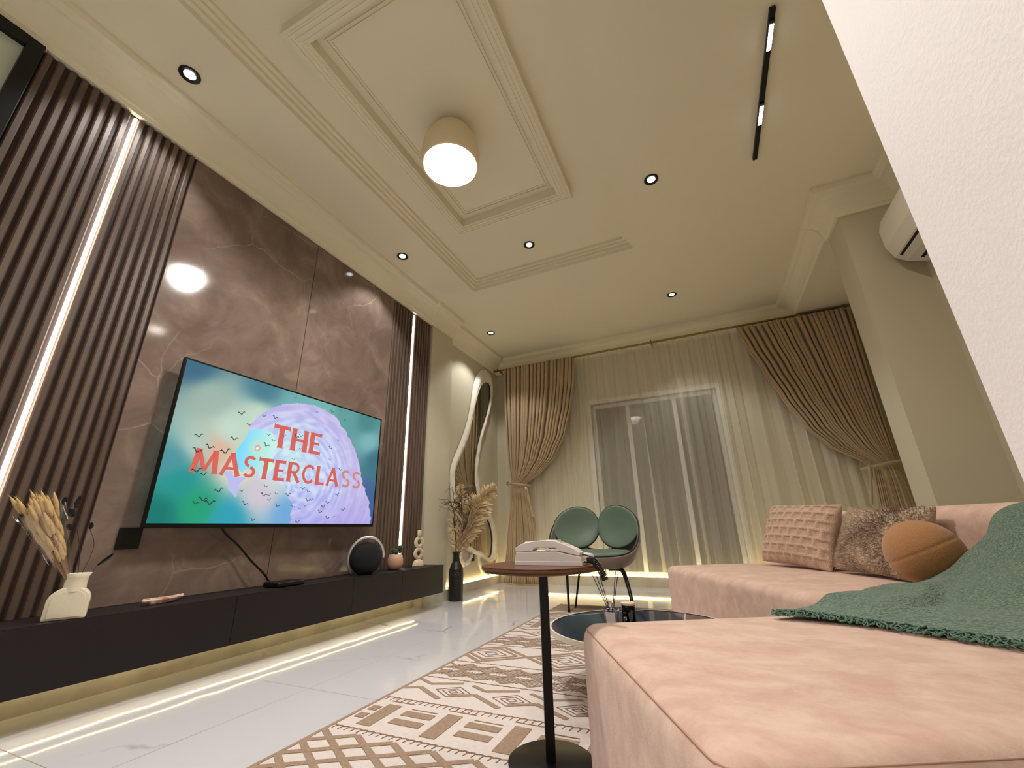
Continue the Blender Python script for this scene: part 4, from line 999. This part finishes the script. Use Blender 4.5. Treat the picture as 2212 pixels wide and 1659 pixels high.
sbox('seat', 0.915, 1.70, 0.004, 1.68, 0.035, 0.400, 0.045, 0.010, warp=w2)
sbox('backrest', 1.66, 1.89, -0.775, 1.70, 0.035, 0.708, 0.085)
pp_ = []
R_ = 0.035
for (cu, ce, a0) in ((R_, -R_*1.0, 180), (R_, -0.775+R_, 270)):
    pass
seam = [(1.65, 0.0), (R_, 0.0)]+[(R_+R_*math.cos(math.radians(a)), -R_+R_*math.sin(math.radians(a))) for a in (100, 120, 140, 160, 180)]+[(0.0, -0.775+R_)]+[(R_+R_*math.cos(math.radians(a)), -0.775+R_+R_*math.sin(math.radians(a))) for a in (195, 215, 235, 255, 270)]+[(1.65, -0.775)]
seam = [loc(u+(0.010 if u < 0.02 else 0.004), e+(0.0125 if e < -0.7 else (-0.0125 if e > -0.05 else 0)), 0.3875) for u, e in seam]
MB().tube(seam, 0.0014, 6).build('seam', mat('seam_thread', (190, 150, 128), 0.9), so, smooth=2)
for u, e in ((0.10, -0.08), (0.10, -0.70), (1.0, 1.58), (1.80, 1.60), (1.80, -0.70)):
    p = loc(u, e, 0); MB().lathe([(0.02, 0.0), (0.025, 0.036)], (p.x, p.y, 0.0105 if p.x < 1.2 else 0.0), 16).build('foot', m_black, so)

# ---------------------------------------------------------------- cushions
def pillow(name, label, cat, ue, wid, hgt, thick, lean, m, yaw=0, tex=None, roll=0, z0=0.41, part='cover'):
    T = TS @ Matrix.Translation((ue[0], ue[1], z0)) @ Matrix.Rotation(math.radians(yaw), 4, 'Z') @ Matrix.Rotation(math.radians(lean), 4, 'Y') @ Matrix.Rotation(math.radians(roll), 4, 'X')
    mb = MB(); mb.T = T; N_ = 150 if tex else 72
    for side in (1, -1):
        vs = []
        for j in range(N_+1):
            for i in range(N_+1):
                a, b_ = 2*i/N_-1, 2*j/N_-1
                pin = 1-0.06*(1-abs(a))*abs(b_)**3; pin2 = 1-0.06*(1-abs(b_))*abs(a)**3
                y = a*wid/2*pin2; z = hgt/2+b_*hgt/2*pin
                h = thick/2*((1-a**4)*(1-b_**4))**0.5*(0.75+0.25*(1-a*a)*(1-b_*b_))
                if tex and side < 0: h += tex(a, b_)*min(1, (1-a*a)*6)*min(1, (1-b_*b_)*6)
                x = side*h
                vs.append((x, y, z))
        mb.add(vs, [(j*(N_+1)+i, j*(N_+1)+i+1, (j+1)*(N_+1)+i+1, (j+1)*(N_+1)+i) for j in range(N_) for i in range(N_)])
    o = mb.build(name, m, smooth=2)
    return tag(o, label, cat, 'cushions on the sofa'), T
def brick(a, b_):
    w_ = 0.27; r_ = (b_+1)/w_; k = int(r_); fy = r_-k; cx_ = (a+1)/0.265+0.5*(k % 2); fx = cx_-int(cx_)
    jx = 0.08*math.sin(k*3.3+int(cx_)*1.7)
    q = max(0, 1-(abs(fx-0.5)/(0.41+jx*0.4))**6)*max(0, 1-(abs(fy-0.5)/0.41)**6)
    return 0.013*(1-q)+0.001
m_c1 = mat('blush_plush', (214, 178, 152), 0.95, bump=0.7, bscale=180, noise=0.12, nscale=18, sheen=0.4)
pillow('cushion', 'square blush plush cushion with raised brick grid at the far sofa end', 'cushion', (1.485, 1.20), 0.53, 0.365, 0.15, 24, m_c1, yaw=4, tex=brick, roll=2.5, z0=0.417)
m_c2 = mat('shaggy_fur', (206, 182, 158), 1.0, bump=0.8, bscale=70, col2=(146, 122, 98), nscale=7, sheen=0.4)
o2, T2 = pillow('cushion', 'mottled brown faux fur cushion between the grid cushion and round cushion', 'cushion', (1.485, 0.665), 0.48, 0.325, 0.14, 27, m_c2, yaw=-3, roll=2, z0=0.417)
# short fur tufts as a part of the fur cushion
rnd = random.Random(4); fu = MB(); fu.T = T2
for i in range(5200):
    a, b_ = rnd.uniform(-1, 1), rnd.uniform(-1, 1)
    h = 0.07*((1-a**4)*(1-b_**4))**0.5*(0.75+0.25*(1-a*a)*(1-b_*b_)); p = Vector((-h, a*0.24*(1-0.06*(1-abs(b_))*abs(a)**3), 0.1625+b_*0.1625*(1-0.06*(1-abs(a))*abs(b_)**3)))
    d = Vector((-1.0, a*1.2+rnd.uniform(-.8, .8), b_*1.2+rnd.uniform(-1.0, .4))).normalized(); s_ = Vector((0, 1, 0)).cross(d).normalized()*0.0014
    fu.add([p-s_, p+s_, p+d*rnd.uniform(0.010, 0.018)], [(0, 1, 2)])
fu.build('fur', m_c2, o2, fix=False)
# round folded cushion
m_ball = mat('toffee_boucle', (178, 124, 76), 0.92, bump=0.35, bscale=260, sheen=0.3)
bc = loc(1.42, 0.33, 0.530)
bl = thing('round_cushion', 'round toffee brown cushion with folded seams beside the green throw', 'cushion', tuple(bc), 'cushions on the sofa')
def bf(u, v):
    th, ph = PI*v, 2*PI*u
    d = Vector((math.sin(th)*math.cos(ph), math.sin(th)*math.sin(ph), math.cos(th)))
    r = 1.0
    for nn, w_ in ((Vector((-0.40, 0.14, 0.906)), 0.011),):
        k = d.dot(nn.normalized())-0.10; r -= w_*2.2*math.exp(-(k/0.03)**2)
    return bc+Vector((d.x*0.122*r, d.y*0.132*r, d.z*0.120*r))
MB().grid(bf, 120, 80, closed_u=True).build('cover', m_ball, bl, smooth=2)
def greatc(nn, a0, a1, k=0.10, n=30):
    nn = nn.normalized(); p = nn.cross(Vector((0, 0, 1))).normalized(); q = nn.cross(p); R2 = math.sqrt(1-k*k); out = []
    for i in range(n+1):
        a = math.radians(lerp(a0, a1, i/n)); d = nn*k+(p*math.cos(a)+q*math.sin(a))*R2
        out.append(bc+Vector((d.x*0.117, d.y*0.127, d.z*0.1165)))
    return out
MB().tube(greatc(Vector((-0.40, 0.14, 0.906)), 0, 360), 0.0012, 5).tube(greatc(Vector((-0.85, 0.35, 0.10)), 60, 200, 0.35), 0.0012, 5).build('seam', mat('toffee_seam', (128, 84, 46), 0.9), bl, smooth=2)

# ---------------------------------------------------------------- green throw
def knit():
    m = bpy.data.materials.new('sage_knit'); m.use_nodes = True; N = m.node_tree.nodes; L = m.node_tree.links
    b = N['Principled BSDF']; tc = N.new('ShaderNodeTexCoord')
    v = N.new('ShaderNodeTexVoronoi'); v.inputs['Scale'].default_value = 150; L.new(tc.outputs['Object'], v.inputs['Vector'])
    r = N.new('ShaderNodeValToRGB'); L.new(v.outputs['Distance'], r.inputs[0]); r.color_ramp.elements[0].position = 0.15; r.color_ramp.elements[1].position = 0.62
    r.color_ramp.elements[0].color = (*lin((134, 158, 134)), 1); r.color_ramp.elements[1].color = (*lin((84, 108, 90)), 1)
    L.new(r.outputs[0], b.inputs['Base Color']); b.inputs['Roughness'].default_value = 0.95; b.inputs['Sheen Weight'].default_value = 0.3
    bp = N.new('ShaderNodeBump'); bp.invert = True; bp.inputs['Strength'].default_value = 0.9; bp.inputs['Distance'].default_value = 0.006; L.new(v.outputs['Distance'], bp.inputs['Height']); L.new(bp.outputs[0], b.inputs['Normal'])
    return m
m_knit = knit()
TG = [  # columns left to right; each runs from the fringe to the far edge
 [(0.125, 1.475, .418), (0.20, 1.565, .422), (0.30, 1.70, .430), (0.345, 1.80, .425), (0.365, 1.875, .412)],
 [(0.215, 1.445, .422), (0.30, 1.56, .428), (0.40, 1.74, .440), (0.45, 1.92, .432), (0.47, 2.02, .412)],
 [(0.305, 1.400, .420), (0.41, 1.55, .430), (0.52, 1.78, .445), (0.58, 2.02, .432), (0.62, 2.16, .416)],
 [(0.385, 1.335, .420), (0.49, 1.52, .430), (0.61, 1.78, .440), (0.69, 2.02, .455), (0.735, 2.13, .472)],
 [(0.455, 1.285, .420), (0.60, 1.50, .440), (0.74, 1.76, .490), (0.83, 2.00, .560), (0.86, 2.10, .585)],
 [(0.52, 1.235, .420), (0.73, 1.48, .455), (0.88, 1.76, .570), (0.945, 2.00, .668), (0.97, 2.10, .692)],
 [(0.64, 1.180, .422), (0.90, 1.42, .480), (1.08, 1.62, .640), (1.16, 1.74, .735), (1.25, 1.85, .735)],
 [(0.80, 1.160, .422), (1.06, 1.34, .490), (1.24, 1.47, .650), (1.33, 1.58, .738), (1.42, 1.68, .70)]]
cols = [catmull(c, 12) for c in TG]; nv = len(cols[0])
rows = [catmull([c[j] for c in cols], 12) for j in range(nv)]; nu = len(rows[0])
def tf(u, v):
    j = min(nv-1, int(round(v*(nv-1)))); i = min(nu-1, int(round(u*(nu-1))))
    p = rows[j][i].copy()
    fold = 0.010*math.sin(p.x*16+p.y*9)*math.sin(PI*v)+0.006*mnoise.noise(p*14)
    fold += 0.016*math.exp(-((u-0.22-0.25*v)/0.04)**2)*math.sin(PI*v)-0.010*math.exp(-((u-0.30-0.25*v)/0.03)**2)*math.sin(PI*v)
    p.z += fold*(0.3 if v < 0.05 else 1)
    return p
thw = thing('knitted_throw', 'sage green knitted throw with fringe draped over the sofa back', 'throw blanket', (0.6, 1.6, 0.42))
MB().grid(tf, nu, nv).build('knit', m_knit, thw, smooth=2, solid=0.012, subsurf=1, fix=False)
fr_ = MB(); rnd = random.Random(8)
edge = [tf(i/(nu*3-1), 0) for i in range(nu*3)]
for i in range(260):
    t = i/259; f = t*(nu-1); i0 = min(int(f), nu-2); p = rows[0][i0].lerp(rows[0][i0+1], f-i0); d = (rows[0][i0+1]-rows[0][i0]).normalized()
    outw = Vector((d.y, -d.x, 0)).normalized(); outw = outw if outw.y < 0 else -outw
    ln = rnd.uniform(0.018, 0.045); pts = [p+Vector((0, 0, 0.006))]
    for k in range(1, 6): pts.append(p+outw*ln*k/5+d*rnd.uniform(-0.012, 0.012)+Vector((0, 0, 0.004+0.010*math.sin(PI*k/5)*rnd.random()-0.002*k*0.5)))
    fr_.tube(pts, rnd.uniform(0.0010, 0.0022), 5)
for i in range(60):
    t = i/60; f = t*(nu-1); i0 = min(int(f), nu-2); p = rows[0][i0].lerp(rows[0][i0+1], f-i0)
    fr_.ball((p.x, p.y, p.z+0.002), (0.006, 0.006, 0.005), 8, 6)
fr_.build('fringe', mat('sage_yarn', (96, 124, 106), 0.95), thw, smooth=2, fix=False)

# ---------------------------------------------------------------- side table with telephone
m_walnut = mat('walnut_veneer', (112, 62, 42), 0.32, col2=(84, 44, 30), nscale=6, stretch=(2, 14, 1))
m_ply = mat('plywood_edge', (122, 84, 46), 0.55, col2=(86, 54, 30), nscale=10, stretch=(1, 1, 40))
TX, TY, TZ = -0.512, 1.345, 0.545
st = thing('side_table', 'walnut topped side table on a single square black post', 'side table', (-0.53, 1.40, 0.0))
def se(r, n_=56, ex=2.5, rot=0.0):
    out = []
    for i in range(n_):
        a = 2*PI*i/n_; c_, s_ = math.cos(a), math.sin(a)
        x_ = math.copysign(abs(c_)**(2/ex), c_)*r; y_ = math.copysign(abs(s_)**(2/ex), s_)*r
        out.append((TX+x_*math.cos(rot)-y_*math.sin(rot), TY+x_*math.sin(rot)+y_*math.cos(rot)))
    return out
rot_ = math.radians(-20)
MB().prism(se(0.176, rot=rot_), 'z', TZ-0.003, TZ).build('top_veneer', m_walnut, st, bevel=0.001, seg=2)
MB().prism(se(0.176, rot=rot_), 'z', TZ-0.011, TZ-0.0032).build('top_board', m_ply, st, bevel=0.002, seg=2)
MB().prism(se(0.168, rot=rot_), 'z', TZ-0.019, TZ-0.0112).build('under_board', m_ply, st, bevel=0.002, seg=2)
MB().box(-0.575, -0.48, 1.36, 1.44, TZ-0.022, TZ-0.0195).build('fixing_plate', m_black, st)
b = MB(); b.T = Matrix.Translation((-0.530, 1.405, 0)) @ Matrix.Rotation(math.radians(24), 4, 'Z')
b.box(-0.014, 0.014, -0.014, 0.014, 0.018, TZ-0.021).build('post', m_black, st, bevel=0.001, seg=1)
MB().lathe([(0.120, 0.0108), (0.124, 0.013), (0.124, 0.018), (0.121, 0.020)], (-0.530, 1.405, 0), 56).build('base_plate', m_black, st, smooth=True)
m_phone = mat('phone_plastic', (232, 222, 216), 0.35)
ph = thing('telephone', 'white corded desk telephone on the walnut side table', 'telephone', (-0.47, 1.33, TZ))
x0, x1 = -0.576, -0.362; y0, y1 = 1.285, 1.44
body = [(x0, TZ+0.001), (x1, TZ+0.001), (x1-0.002, TZ+0.020), (x1-0.006, TZ+0.026), (-0.442, TZ+0.0395), (x0+0.004, TZ+0.0375), (x0-0.001, TZ+0.014)]
MB().prism(body, 'y', y0, y1).build('body', m_phone, ph, bevel=0.0015, seg=2)
MB().box(x0-0.001, x1+0.001, y0-0.0015, y1+0.001, TZ+0.0005, TZ+0.0125).build('base_rim', m_phone, ph, bevel=0.001, seg=1)
hs = [(x0+0.002, TZ+0.039), (x0+0.001, TZ+0.050), (x0+0.020, TZ+0.0615), (x0+0.060, TZ+0.0695), (x0+0.10, TZ+0.0725), (x0+0.128, TZ+0.0715), (x0+0.160, TZ+0.061), (x0+0.196, TZ+0.046), (x0+0.208, TZ+0.036), (x0+0.208, TZ+0.0295), (x0+0.205, TZ+0.0275), (x0+0.150, TZ+0.040), (x0+0.142, TZ+0.0465), (x0+0.132, TZ+0.050), (x0+0.074, TZ+0.0505), (x0+0.064, TZ+0.048), (x0+0.056, TZ+0.0405)]
MB().prism(hs, 'y', y0+0.002, y0+0.050).build('handset', m_phone, ph, bevel=0.003, seg=3)
rb = MB()
for k in range(7): rb.box(x0+0.135+k*0.0085, x0+0.1395+k*0.0085, y0+0.008, y0+0.044, TZ+0.068-k*0.0041, TZ+0.0725-k*0.0041)
rb.build('grip_ribs', m_phone, ph)
kp = MB()
for i in range(3):
    for j in range(4): kp.box(-0.50+j*0.024, -0.486+j*0.024, y0+0.065+i*0.024, y0+0.080+i*0.024, TZ+0.036, TZ+0.0425-0.001*j)
kp.build('keypad', mat('phone_keys', (206, 198, 190), 0.4), ph)
MB().prism([(x0-0.022, TZ+0.028), (x0-0.012, TZ+0.058), (x0-0.004, TZ+0.066), (x0+0.012, TZ+0.066), (x0+0.020, TZ+0.030), (x0+0.016, TZ+0.001), (x0-0.018, TZ+0.001)], 'y', y0+0.090, y1+0.015).build('rear_housing', m_phone, ph, bevel=0.004)
cdm = MB()
cdm.tube(catmull([(x1-0.004, y0+0.025, TZ+0.030), (x1+0.012, y0+0.022, TZ+0.028), (x1+0.022, y0+0.018, TZ+0.022)], 6), 0.0022, 6)
cdm.tube(catmull([(x1, y0+0.025, TZ+0.010), (x1+0.012, y0+0.02, TZ+0.009), (x1+0.022, y0+0.016, TZ+0.010)], 6), 0.0026, 6)
cpath = catmull([(x1+0.016, y0+0.020, TZ+0.018), (x1+0.032, y0+0.012, TZ+0.013), (x1+0.046, y0+0.002, TZ-0.001), (x1+0.060, y0-0.006, TZ-0.020), (x1+0.066, y0-0.008, TZ-0.034)], 60)
hel = []
for i, p in enumerate(cpath):
    a = i*0.48; d = (cpath[min(i+1, len(cpath)-1)]-cpath[max(i-1, 0)]).normalized(); s_ = d.cross(Vector((0, 1, 0))).normalized(); q_ = d.cross(s_)
    hel.append(p+(s_*math.cos(a)+q_*math.sin(a))*0.0082)
cdm.tube(hel, 0.0017, 6)
cdm.build('coiled_cord', mat('black_cord', (12, 11, 11), 0.35), ph, smooth=2)

# ---------------------------------------------------------------- round coffee table, diffuser, candle
CX, CY, CZ = -0.345, 2.065, 0.25
def navy():
    m = bpy.data.materials.new('navy_stone'); m.use_nodes = True; N = m.node_tree.nodes; L = m.node_tree.links
    b = N['Principled BSDF']; tc = N.new('ShaderNodeTexCoord'); v = N.new('ShaderNodeTexVoronoi'); v.feature = 'DISTANCE_TO_EDGE'; v.inputs['Scale'].default_value = 1.0
    L.new(tc.outputs['Object'], v.inputs['Vector']); r = N.new('ShaderNodeValToRGB'); L.new(v.outputs['Distance'], r.inputs[0])
    r.color_ramp.elements[0].color = (*lin((190, 188, 184)), 1); r.color_ramp.elements[1].position = 0.004; r.color_ramp.elements[1].color = (*lin((22, 26, 50)), 1)
    L.new(r.outputs[0], b.inputs['Base Color']); b.inputs['Roughness'].default_value = 0.07; b.inputs['Specular IOR Level'].default_value = 0.22; return m
ctb = thing('coffee_table', 'low round coffee table with a glossy navy top and pale rim', 'coffee table', (CX, CY, 0.0))
MB().lathe([(0.378, CZ-0.010), (0.378, CZ), (0.001, CZ)], (CX, CY, 0), 96, cap=False).build('top', navy(), ctb, smooth=True)
MB().lathe([(0.379, CZ+0.002), (0.387, CZ+0.002), (0.388, CZ-0.016), (0.378, CZ-0.020), (0.02, CZ-0.020)], (CX, CY, 0), 96, cap=False).build('rim', mat('pale_rim', (226, 214, 196), 0.4), ctb, smooth=True)
MB().lathe([(0.17, 0.0105), (0.17, 0.02), (0.06, 0.03), (0.045, 0.06), (0.045, 0.20), (0.10, CZ-0.0205)], (CX, CY, 0), 40).build('pedestal', m_black, ctb, smooth=True)
df = thing('reed_diffuser', 'square glass reed diffuser with black sticks on the coffee table', 'reed diffuser', (-0.452, 2.03, CZ))
m_cg = bpy.data.materials.new('clear_glass'); m_cg.use_nodes = True; g_b = m_cg.node_tree.nodes['Principled BSDF']
g_b.inputs['Transmission Weight'].default_value = 1.0; g_b.inputs['Roughness'].default_value = 0.02; g_b.inputs['Base Color'].default_value = (0.95, 0.93, 0.92, 1)
dx, dy = -0.452, 2.02
MB().box(dx-0.028, dx+0.028, dy-0.028, dy+0.028, CZ+0.001, CZ+0.072).build('bottle', m_cg, df, bevel=0.004)
MB().box(dx-0.019, dx+0.019, dy-0.0295, dy-0.0285, CZ+0.012, CZ+0.058).build('paper_label', mat('label_paper', (232, 214, 212), 0.6), df)
MB().lathe([(0.013, 0.072), (0.013, 0.094), (0.009, 0.096), (0.009, 0.090)], (dx, dy, CZ), 24).build('collar', m_chrome, df, smooth=True)
for tx_, ty_, tz_ in ((-0.073, 0.0, 0.200), (-0.060, 0.01, 0.203), (-0.040, -0.01, 0.207), (0.030, 0.01, 0.214), (0.042, 0.0, 0.206)):
    MB().tube([(dx+tx_*-0.12, dy, CZ+0.01), (dx+tx_, dy+ty_, CZ+tz_)], 0.0017, 6).build('reed', m_twig if False else m_black, df)
cn = thing('scented_candle', 'black glass candle with a cream lid beside the reed diffuser', 'candle', (-0.392, 2.05, CZ))
MB().lathe([(0.026, 0.001), (0.029, 0.006), (0.029, 0.078), (0.027, 0.079)], (-0.388, 2.06, CZ), 40).build('jar', mat('black_glass', (10, 9, 10), 0.08), cn, smooth=True)
MB().lathe([(0.0295, 0.0795), (0.0305, 0.082), (0.0305, 0.088), (0.028, 0.090)], (-0.388, 2.06, CZ), 40).build('lid', mat('cream_lid', (232, 210, 180), 0.5), cn, smooth=True)
mk = MB(); rnd = random.Random(6)
for i in range(12):   # small pale printed flower and line of lettering on the jar
    a = math.radians(-112+rnd.uniform(-15, 15)); z_ = CZ+0.028+rnd.uniform(-0.008, 0.010)
    mk.ball((-0.388+0.0293*math.cos(a), 2.06+0.0293*math.sin(a), z_), (0.002, 0.0006, 0.0022), 8, 6)
for i in range(9):
    a = math.radians(-124+i*3.0); mk.ball((-0.388+0.0293*math.cos(a), 2.06+0.0293*math.sin(a), CZ+0.052), (0.0009, 0.0004, 0.0011), 6, 4)
mk.build('printed_motif', mat('pale_print', (190, 186, 180), 0.6), cn)
tag(MB().box(-0.375, -0.20, 1.93, 2.03, CZ+0.001, CZ+0.016).build('coffee_table_book', mat('white_cover', (236, 226, 220), 0.5), bevel=0.002), 'thin white book lying on the coffee table by the candle', 'book')

# ---------------------------------------------------------------- green lounge chair
m_green = mat('sage_leather', (98, 116, 98), 0.42, bump=0.06, bscale=300, noise=0.06, nscale=8)
m_shell = mat('taupe_leather', (130, 118, 110), 0.42, bump=0.05, bscale=300)
m_pipe = mat('black_piping', (20, 20, 20), 0.5)
ch = thing('lounge_chair', 'sage green chair with two petal shaped back cushions and black legs', 'chair', (-0.96, 3.84, 0.0))
cx, cy = -0.965, 3.84; RXc, RYc = 0.395, 0.31
def rim(phi):   # phi 0 = front (towards camera), +-180 back
    a = abs(phi)
    z = 0.425+0.285*math.exp(-((a-118)/40)**2)-0.0*a
    if a > 118: z = 0.45+0.26*math.exp(-((a-118)/26)**2)
    r = math.radians(phi)
    return Vector((cx+RXc*math.sin(r), cy-RYc*math.cos(r), z))
def shellf(u, v):
    phi = -180+360*u; p = rim(phi); r = math.radians(phi); k = math.sin(v*PI/2); q = 1-math.cos(v*PI/2)
    base = Vector((cx+0.20*math.sin(r), cy-0.16*math.cos(r), 0.335))
    return Vector((lerp(p.x, base.x, q), lerp(p.y, base.y, q), lerp(p.z, base.z, k)))
sh = MB().grid(shellf, 96, 16, closed_u=True)
sh.add([shellf(i/96, 1) for i in range(96)], [tuple(range(96))])
sh.build('shell', m_shell, ch, smooth=2, solid=0.02)
MB().tube([rim(-180+360*i/96)+Vector((0, 0, 0.006)) for i in range(97)], 0.0055, 8, cap=False).build('piping', m_pipe, ch, smooth=2)
MB().lathe([(0.001, 0.385), (0.22, 0.385), (0.30, 0.40), (0.335, 0.425), (0.325, 0.447), (0.26, 0.462), (0.12, 0.468), (0.001, 0.469)], (0, 0, 0), 56, cap=False)
sm = MB(); sm.T = Matrix.Translation((cx, cy-0.005, 0)) @ Matrix.Diagonal((1.08, 0.86, 1, 1))
sm.lathe([(0.001, 0.385), (0.22, 0.385), (0.30, 0.40), (0.335, 0.425), (0.325, 0.450), (0.26, 0.466), (0.12, 0.474), (0.001, 0.475)], (0, 0, 0), 56, cap=False)
sm.build('seat', m_green, ch, smooth=2)
for s in (-1, 1):
    pc = Vector((cx+s*0.208, cy+0.205, 0.645))
    ax_n = Vector((-s*0.42, -1.0, 0.22)).normalized(); ux = Vector((0, 0, 1)).cross(ax_n).normalized(); uz = ax_n.cross(ux)
    def outline(t):
        a = 2*PI*t; r = 1.0
        x_ = 0.215*math.cos(a)*(1+0.05*math.sin(a)); z_ = 0.182*math.sin(a)*(1-0.06*math.cos(a)*s)
        ro_ = math.radians(-14*s); return (x_*math.cos(ro_)-z_*math.sin(ro_), x_*math.sin(ro_)+z_*math.cos(ro_))
    def lobe(u, v):
        # v 0..1 from front centre over the edge to back centre
        a = PI*v; rr = math.sin(a)**0.55 if 0 < v < 1 else 0; h = 0.030*math.copysign(abs(math.cos(a))**0.8, math.cos(a))
        x_, z_ = outline(u)
        cup = 0.05*(rr**2)
        return pc+ux*x_*rr+uz*z_*rr+ax_n*(h+cup)
    MB().grid(lobe, 64, 24, closed_u=True).build('back_cushion', m_green, ch, smooth=2)
    MB().tube([pc+ux*outline(i/64)[0]*1.01+uz*outline(i/64)[1]*1.01+ax_n*0.048 for i in range(65)], 0.005, 8, cap=False).build('piping', m_pipe, ch, smooth=2)
    def backsh(u, v):
        x_, z_ = outline(u); rr = math.sin(v*PI/2)**0.7 if v > 0 else 0
        return pc+ux*x_*rr*1.02+uz*z_*rr*1.02+ax_n*(-0.045+0.085*rr**2)
    MB().grid(backsh, 64, 12, closed_u=True).build('back_shell', m_shell, ch, smooth=2, solid=0.008)
    MB().tube([(cx+s*0.17, cy+0.26, 0.40), (cx+s*0.20, cy+0.27, 0.55)], 0.011, 8).build('back_strut', m_black, ch, smooth=2)
for (a, b_, c_, r0) in (((-1.12, 3.74, .335), (-1.185, 3.72, .300), (-1.160, 3.635, .0105), .016), ((-1.10, 3.94, .335), (-1.140, 3.95, .300), (-1.166, 3.84, .0105), .013),
                        ((-0.84, 3.80, .330), (-0.725, 3.76, .315), (-0.628, 3.60, .0105), .022), ((-0.88, 4.00, .335), (-0.80, 4.06, .31), (-0.715, 4.06, .001), .014)):
    if r0 > 0.018 or r0 == .014: pts = catmull([a, (lerp(a[0], b_[0], .6), lerp(a[1], b_[1], .6), .333), b_, (b_[0]+0.035, b_[1]-0.03, 0.235), c_], 8)
    else: pts = catmull([a, b_, (b_[0], b_[1], 0.29), c_], 8)
    k = len(pts); MB().tube(pts, [lerp(r0, r0*0.6, i/k) for i in range(k)], 10).build('leg', m_black, ch, smooth=2)
